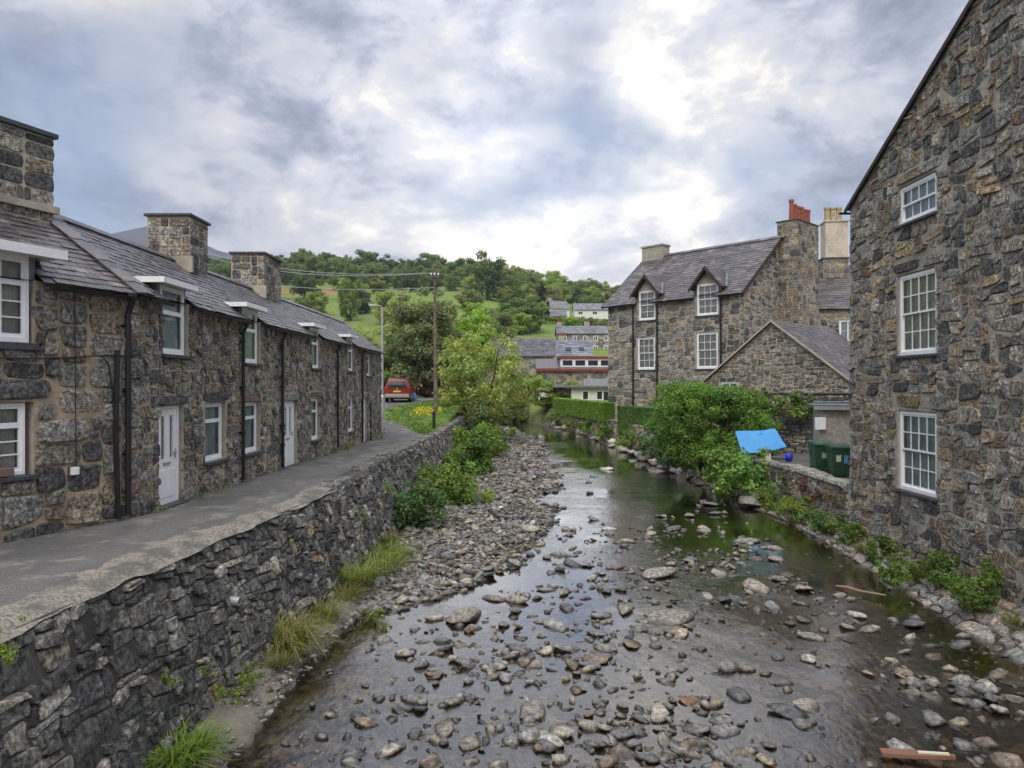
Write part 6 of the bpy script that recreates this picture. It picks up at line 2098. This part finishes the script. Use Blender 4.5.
xx, yy, sz = xx[ok], yy[ok], sz[ok]
scatter('cluster_stone', 'half-drowned stones gathered round the bigger river rocks', xx, yy, sz, wz(yy) - sz * g.uniform(-.08, .18, len(sz)), 406, PAL_RIVER)
n = 1500
yy = g.uniform(7.5, 19, n); xx = BX(yy) + g.uniform(-.05, .62, n) * np.clip((19.6 - yy) / 4, .3, 1)
sz = np.clip(np.exp(g.normal(size=n) * .5) * .06, .025, .2)
scatter('footing_grit', 'loose grit and small stones lying on the wall footing', xx, yy, sz, wz(yy) + .27 - .35 * np.clip(xx - BX(yy) - .12, 0, 1) + .0 * sz, 404, PAL_RIVER)
# boulders along the far right bank
br = random.Random(62)
y = 26.5
k = 0
while y < 64:
    w = br.uniform(.6, 1.35); x = float(RB(y)) + br.uniform(-.35, .25)
    o = bpy.data.objects.new('bank_boulder', BME[br.randrange(12)])
    o.scale = (w, w * br.uniform(.8, 1.2), w * br.uniform(.8, 1.1)); o.rotation_euler = (br.uniform(-.2, .2), br.uniform(-.2, .2), br.uniform(0, 6))
    o.location = (x, y, float(wz(y)) + w * .16); o.color = (*pick([(3, P_GREY), (3, P_WARM), (1, P_BROWN), (1, P_PALE)], br), 1)
    def bl_(o_, yy_, up_):
        cc = o_.color; cn = 'pale' if sum(cc[:3]) / 3 > .33 else ('brown' if cc[0] / cc[2] > 1.5 else ('warm grey' if cc[0] / cc[2] > 1.25 else 'grey'))
        wh_ = 'below the big shrub' if yy_ < 36 else ('under the dark hedge' if yy_ < 48 else 'below the clipped hedge')
        tag(o_, '%s %sboulder at the water edge %s' % (cn, 'upper ' if up_ else '', wh_), 'boulder', 'boulders at the water edge ' + wh_)
    bl_(link(o), y, False)
    if br.random() < .5:
        o2 = o.copy(); link(o2); o2.location = (x + br.uniform(.35, .7), y + br.uniform(-.3, .4), float(wz(y)) + w * .3); o2.scale = tuple(s * .75 for s in o.scale)
        bl_(o2, y, True)
    y += w * br.uniform(.6, .95); k += 1

# stone shelf under the house on the right
LG = thing('bank_ledge', 'shelf of flat pinkish-grey stones sloping to the water under the tall house', 'ledge', (9.6, 18, -2.3))
def lg_map(u, v, d):
    u, v, d = np.broadcast_arrays(np.asarray(u, float), np.asarray(v, float), np.asarray(d, float))
    y = u; xe = RB(y) - .25
    t = v / 1.2
    x = xe + (10.08 - xe) * t
    z = wz(y) - .03 + np.clip(t, 0, 1) ** .8 * (-1.88 - wz(y)) + d + .05 * n2(x, y, 1.5, 3.0)
    return np.stack([x - d * .3, y, z], -1)
ys = np.arange(5, 27.4, .3); vv = np.linspace(-.25, 1.2, 8)
U, Vv = np.meshgrid(ys, vv, indexing='ij'); V = lg_map(U, Vv, -.02 + 0 * U).reshape(-1, 3)
V[:, 2] -= np.where(Vv.ravel() < 0, .5, 0)
idx = np.arange(len(V)).reshape(len(ys), len(vv)); F = np.stack([idx[:-1, :-1], idx[:-1, 1:], idx[1:, 1:], idx[1:, :-1]], -1).reshape(-1, 4)
link(bpy.data.objects.new('ledge_core', arr_mesh('ledge_core', V, F, CONC)), LG)
emit(rubble(lg_map, [(8, -.1), (27.2, -.1), (27.2, 1.15), (8, 1.15)], [], .12, (2, 3, 4, 5), (2, 2, 3), [(4, (.36, .30, .26)), (3, P_GREY), (2, P_WARM), (1, P_BROWN)], joint=.018, proud=(.02, .08), warp=.7, rnd=random.Random(99), tilt=.35), LG, 'flat_stone', PEB, 280, 7.0, 'small_flat_stone')

# ------------------------------------------------------------------ driftwood
def stick(name, label, p, q, r, c, flat=1.0):
    m = MB(); m.tint = c
    p, q = Vector(p), Vector(q)
    pts = [p.lerp(q, t) + Vector((0, .04 * math.sin(t * 6), .015 * math.sin(t * 9))) for t in (0, .25, .5, .75, 1)]
    m.tube(pts, [r * .7, r, r * .95, r * .85, r * .55], 7)
    tag(m.build(name, PAINT), label, 'driftwood')
a, b = water_pt(836, 588), water_pt(886, 601)
stick('driftwood_stick', 'thin orange-brown stick lying in the water below the ledge', (*a, float(wz(a[1])) + .05), (*b, float(wz(b[1])) + .12), .035, (.30, .19, .11))
a, b = water_pt(881, 757), water_pt(955, 764)
m = MB(); m.tint = (.22, .11, .07)
pa, pb = Vector((*a, float(wz(a[1])) + .04)), Vector((*b, float(wz(b[1])) + .07)); d = (pb - pa).normalized(); nx = Vector((-d.y, d.x, 0))
L_ = (pb - pa).length
P = []
for i, t in enumerate((0, .2, .45, .7, 1)):
    w_ = (.07, .085, .08, .065, .03)[i]
    c_ = pa + d * (L_ * t)
    P += [c_ + nx * w_, c_ - nx * w_ * .9, c_ - nx * w_ * .9 + Vector((0, 0, .045)), c_ + nx * w_ + Vector((0, 0, .045))]
F = [(4 * i + j, 4 * i + (j + 1) % 4, 4 * i + 4 + (j + 1) % 4, 4 * i + 4 + j) for i in range(4) for j in range(4)] + [(0, 1, 2, 3), (19, 18, 17, 16)]
m.add(P, F)
pk = thing('broken_plank', 'rusty broken plank with a pale split end in the near right water', 'plank', tuple(pa))
m.build('board', PAINT, pk)
m = MB(); m.tint = (.62, .55, .45); m.obox(pa + d * L_ * .5 - nx * .03 + Vector((0, 0, .048)), d * L_ * .42, nx * .05, (0, 0, .02)); m.build('pale_splinter', PAINT, pk)

# ------------------------------------------------------------------ things in the yard
def bin_(label, loc, rz, sticker):
    t = thing('wheelie_bin', label, 'bin', loc, None, rz)
    m = MB()
    w0, d0, w1, d1, h = .26, .27, .33, .38, 1.02
    V = [(-w0, -d0, .06), (w0, -d0, .06), (w0, d0, .06), (-w0, d0, .06), (-w1, -d1, h), (w1, -d1, h), (w1, d1, h), (-w1, d1, h)]
    m.add(V, [(3, 2, 1, 0), (0, 1, 5, 4), (1, 2, 6, 5), (2, 3, 7, 6), (3, 0, 4, 7)]); m.box(-w1 - .02, w1 + .02, -d1 - .02, d1 + .02, h - .05, h + .0)
    m.build('body', GREENP, t, local=True, bevel=.015)
    m = MB(); m.add([(-.36, -.42, h + .005), (.36, -.42, h + .005), (.36, .40, h + .005), (-.36, .40, h + .005), (-.31, -.34, h + .08), (.31, -.34, h + .08), (.31, .37, h + .10), (-.31, .37, h + .10)], [(3, 2, 1, 0), (4, 5, 6, 7), (0, 1, 5, 4), (1, 2, 6, 5), (2, 3, 7, 6), (3, 0, 4, 7)])
    m.build('lid', GREENP, t, local=True, bevel=.015)
    m = MB(); m.tube([(-.2, .40, h - .02), (.2, .40, h - .02)], .017, 6); m.build('handle', GREENP, t, local=True)
    for s in (-1, 1):
        m = MB(); m.lathe((s * .26, .27, .11), [(.11, -.03), (.11, .03)], 12, ax=(1, 0, 0)); m.build('wheel', RUBBER, t, local=True)
    fy = lambda z: -d0 - (d1 - d0) * (z - .06) / (h - .06) - .004
    for (x0, x1, z0, z1, mt) in sticker:
        m = MB(); m.tint = mt; m.poly([(x0, fy(z0), z0), (x1, fy(z0), z0), (x1, fy(z1), z1), ((x0 + x1) / 2, fy(z1 - .02), z1 - .02), (x0, fy(z1), z1)]); m.build('sticker', PAINT, t, local=True)


bin_('green wheelie bin with a faint pale emblem behind the garden wall, left of two', (10.88, 25.0, -.68), -.1, [(-.08, .08, .55, .75, (.35, .45, .38))])
bin_('green wheelie bin with white and blue stickers beside the tall house', (10.98, 23.85, -.68), -.15, [(-.18, -.03, .55, .78, (.62, .68, .60)), (.06, .20, .50, .78, (.12, .32, .62))])
# blue board
t_ = NT('dirty_blue_board')
k_ = t_.mix(t_.ramp(t_.noise(3.0, 6.0, .65), [(.5, 0.), (.75, .5)]), (.05, .27, .56), (.14, .36, .58))
k_ = t_.mix(t_.ramp(t_.noise(9.0, 5.0, .7), [(.66, 0.), (.70, .85)]), k_, (.06, .07, .05))
BLUE_D = t_.done(k_, .5, .4)
bt = thing('blue_board', 'bright blue board propped on the garden wall beside the shrub', 'board', (9.9, 28.6, -.6))
A, B_, C_, D_ = Vector((9.15, 28.2, -.33)), Vector((10.8, 27.9, -.05)), Vector((10.75, 29.0, .62)), Vector((9.15, 29.1, .48))
nb = (B_ - A).cross(D_ - A).normalized() * .025
V, F = [], []
NU, NV = 12, 8
for s_ in (0, 1):
    for i in range(NU + 1):
        for j in range(NV + 1):
            q = A.lerp(B_, i / NU).lerp(D_.lerp(C_, i / NU), j / NV)
            k_ = .5 + float(n2(i * .35, j * .35, 1.0, 21.0)) * 1.7
            V.append(q + nb * (k_ - s_))
st_ = (NU + 1) * (NV + 1)
for i in range(NU):
    for j in range(NV):
        a_ = i * (NV + 1) + j
        F += [(a_, a_ + NV + 1, a_ + NV + 2, a_ + 1), (st_ + a_ + 1, st_ + a_ + NV + 2, st_ + a_ + NV + 1, st_ + a_)]
for i in range(NU):
    for j in (0, NV):
        a_ = i * (NV + 1) + j; F.append((a_, a_ + NV + 1, st_ + a_ + NV + 1, st_ + a_))
for j in range(NV):
    for i in (0, NU):
        a_ = i * (NV + 1) + j; F.append((a_, a_ + 1, st_ + a_ + 1, st_ + a_))
MB().add(V, F).build('board', BLUE_D, bt)
m = MB(); m.tint = (.03, .05, .03); c_ = D_.lerp(C_, .55) * .72 + A.lerp(B_, .55) * .28 + nb * .15
e1, e2 = (B_ - A).normalized(), (D_ - A).normalized()
m.poly([c_ + e1 * (.19 * math.cos(t)) + e2 * (.11 * math.sin(t) + .02 * math.sin(3 * t)) for t in (k * math.pi / 6 for k in range(12))]); m.build('leaf_litter', PAINT, bt)
m = MB(); m.lathe((10.72, 27.5, -.57), [(.02, 0), (.12, .03), (.16, .14), (.15, .26), (.09, .33), (.03, .35)], 14); tag(m.build('blue_tub', BLUE2, smooth=True), 'small dark blue plastic tub on the wall beside the blue board', 'tub')
m = MB(); m.tint = (.62, .58, .50); m.box(9.86, 10.06, 27.55, 27.75, -.56, -.25); o = m.build('pale_block', PAINT, bevel=.02); tag(o, 'pale stone block standing on the wall in front of the blue board', 'block')
m = MB(); m.tint = (.08, .09, .10); m.tube([(10.08, 27.66, -.42), (10.6, 27.5, -.42)], .055, 8); tag(m.build('dark_pipe', PAINT), 'short dark pipe lying between the pale block and the blue tub', 'pipe')

# ------------------------------------------------------------------ street things
t = thing('street_lamp', 'slim grey street lamp at the end of the terrace', 'street lamp', (-8.22, 45, float(pz(45))))
zb = float(pz(45))
m = MB(); m.lathe((-8.22, 45, zb - .05), [(.14, 0), (.14, 1.1), (.085, 1.2), (.06, 6.6), (.05, 6.75)], 12); m.build('post', GALV, t)
m = MB(); m.tube([(-8.22, 45, zb + 6.6), (-8.3, 45, zb + 6.78), (-8.55, 44.95, zb + 6.82)], .035, 8); m.build('arm', GALV, t)
m = MB(); m.add([(-8.5, 44.85, zb + 6.78), (-8.5, 45.05, zb + 6.78), (-9.05, 45.03, zb + 6.82), (-9.05, 44.87, zb + 6.82), (-8.5, 44.85, zb + 6.88), (-8.5, 45.05, zb + 6.88), (-9.0, 45.02, zb + 6.93), (-9.0, 44.88, zb + 6.93)], [(0, 1, 2, 3), (7, 6, 5, 4), (0, 4, 5, 1), (1, 5, 6, 2), (2, 6, 7, 3), (3, 7, 4, 0)]); m.build('lantern', GALV, t)
t = thing('telegraph_pole', 'tall weathered wooden telegraph pole on the grass verge', 'pole', (-4.75, 44, float(pz(44))))
zb = float(pz(44))
m = MB(); m.tube([(-4.72, 44, zb - .1), (-4.76, 44, zb + 4.5), (-4.8, 44, zb + 9.1)], [.125, .11, .085], 10); m.build('shaft', WOOD, t)
m = MB(); m.box(-5.05, -4.5, 43.82, 43.89, zb + 8.55, zb + 8.64); m.build('crossarm', WOOD, t)
for x in (-5.0, -4.78, -4.55):
    m = MB(); m.lathe((x, 43.855, zb + 8.66), [(.02, 0), (.05, .04), (.06, .1), (.03, .15)], 8); m.build('insulator', WHITE, t)
for i, (x, e) in enumerate(((-5.0, (-34, 70, 16.8)), (-4.78, (-34, 71, 16.4)), (-4.8, (-36, 66, 14.6)))):
    a = Vector((x, 43.85, zb + (8.8 if i < 2 else 7.9))); b = Vector(e)
    m = MB(); m.tube([a.lerp(b, k / 10) - Vector((0, 0, 1.2 * 4 * (k / 10) * (1 - k / 10))) for k in range(11)], .022, 4)
    tag(m.build('overhead_wire', GALV), ['upper overhead wire running left from the pole head', 'middle overhead wire running left from the pole crossarm', 'lowest overhead wire running left from the pole shaft'][i], 'wire')
m = MB(); m.tint = (.02, .03, .02); zb = float(pz(40.5)); m.lathe((-4.45, 40.5, zb - .1), [(.09, 0), (.09, 1.0), (.10, 1.02), (.10, 1.08), (.05, 1.14)], 10); tag(m.build('bollard', PAINT), 'dark green bollard at the corner of the grass verge', 'bollard')
m = MB(); m.tint = (.10, .22, .55); zb = float(pz(53)); m.lathe((-7.35, 53, zb), [(.2, 0), (.26, .2), (.2, .5), (.06, .68)], 9); tag(m.build('blue_sack', PAINT), 'small blue sack standing beside the parked car', 'sack')

# parked car seen from behind
CT = thing('parked_car', 'red people carrier with silver roof bars parked at the end of the path', 'car', (-8.15, 50.3, float(pz(50.3)) + .02), None, .03)
st = [  # y, z bottom, z belt, z roof, half width low, half width belt, half width roof
    (0.0, .42, 1.02, 1.25, .80, .86, .60), (.10, .30, 1.05, 1.62, .88, .92, .66), (.45, .24, 1.06, 1.70, .90, .93, .70), (1.5, .22, 1.04, 1.73, .91, .93, .72), (2.6, .22, 1.02, 1.68, .91, .93, .70), (3.3, .22, 1.0, 1.2, .90, .92, .72), (4.0, .26, .92, 1.0, .86, .88, .66), (4.35, .40, .78, .82, .72, .74, .6)]
V, F = [], []
for (y, zb_, zt, zr, wl_, wb_, wr_) in st:
    V += [(-wl_, y, zb_), (-wb_ - .01, y, (zb_ + zt) / 2), (-wb_, y, zt), (-wr_, y, zr - .06), (-wr_ + .12, y, zr), (wr_ - .12, y, zr), (wr_, y, zr - .06), (wb_, y, zt), (wb_ + .01, y, (zb_ + zt) / 2), (wl_, y, zb_)]
n = 10
for i in range(len(st) - 1):
    for j in range(n):
        F.append((i * n + j, i * n + (j + 1) % n, (i + 1) * n + (j + 1) % n, (i + 1) * n + j))
F += [tuple(range(n - 1, -1, -1)), tuple(range((len(st) - 1) * n, len(st) * n))]
m = MB(); m.add(V, [tuple(reversed(f)) for f in F]); m.build('body', CARRED, CT, local=True, bevel=.03)
def cpart(name, mat, P, F=None, tint=(1, 1, 1)):
    m = MB(); m.tint = tint
    m.add(P, F or [tuple(range(len(P)))]); return m.build(name, mat, CT, local=True)
cpart('rear_window', PANE_DARK, [(-.66, -.02, 1.06), (.66, -.02, 1.06), (.62, -.02, 1.25), (.53, .055, 1.55), (-.53, .055, 1.55), (-.62, -.02, 1.25)], [(0, 1, 2, 5), (5, 2, 3, 4)])
for s in (-1, 1):
    cpart('tail_light', PAINT, [(s * .88, .02, .90), (s * .72, .0, .90), (s * .68, .06, 1.30), (s * .76, .07, 1.36), (s * .84, .05, 1.1)][::-s], None, (.45, .02, .015))
    cpart('side_window', PANE_DARK, [(s * .935, .5, 1.10), (s * .935, 3.0, 1.08), (s * .74, 2.5, 1.6), (s * .735, .6, 1.6)][::s])
    m = MB(); m.tube([(s * .62, .35, 1.76), (s * .62, 2.3, 1.77)], .025, 6); m.build('roof_bar', GALV, CT, local=True)
    m = MB(); m.box(min(s * .92, s * 1.1), max(s * .92, s * 1.1), 2.75, 2.9, 1.05, 1.22); m.build('mirror', CARRED, CT, local=True, bevel=.03)
    for y in (.85, 3.45):
        m = MB(); m.lathe((s * .82, y, .33), [(.33, -.11), (.34, -.07), (.34, .07), (.33, .11)], 16, ax=(1, 0, 0)); wh = m.build('wheel', RUBBER, CT, local=True)
        m = MB(); m.lathe((s * .82, y, .33), [(.20, -.118), (.20, .118)], 14, ax=(1, 0, 0)); m.build('rim', GALV, wh, local=True)
m = MB(); m.tint = (.30, .30, .31); m.box(-.86, .86, -.06, .12, .36, .62); m.build('bumper', PAINT, CT, local=True, bevel=.04)
m = MB(); m.tint = (.62, .50, .12); m.box(-.26, .26, -.02, .01, .74, .86); m.build('number_plate', PAINT, CT, local=True)
m = MB(); m.lathe((0, -.005, .98), [(.05, -.012), (.05, .012)], 12, ax=(0, 1, 0)); m.build('badge', GALV, CT, local=True)
m = MB(); m.tube([(0, .08, 1.12), (.35, .09, 1.18)], .012, 5); m.build('wiper', BLACK, CT, local=True)

# ------------------------------------------------------------------ damp valley air
t = bpy.data.materials.new('damp_air')
t.use_nodes = True
t.node_tree.nodes.remove(t.node_tree.nodes['Principled BSDF'])
pv = t.node_tree.nodes.new('ShaderNodeVolumePrincipled')
pv.inputs['Color'].default_value = (.78, .84, .92, 1)
pv.inputs['Density'].default_value = .00022
pv.inputs['Anisotropy'].default_value = .2
t.node_tree.links.new(pv.outputs[0], t.node_tree.nodes['Material Output'].inputs['Volume'])
m = MB(); m.box(-2700, 2700, -80, 3300, -6, 420)
tag(m.build('haze', t), kind='stuff')
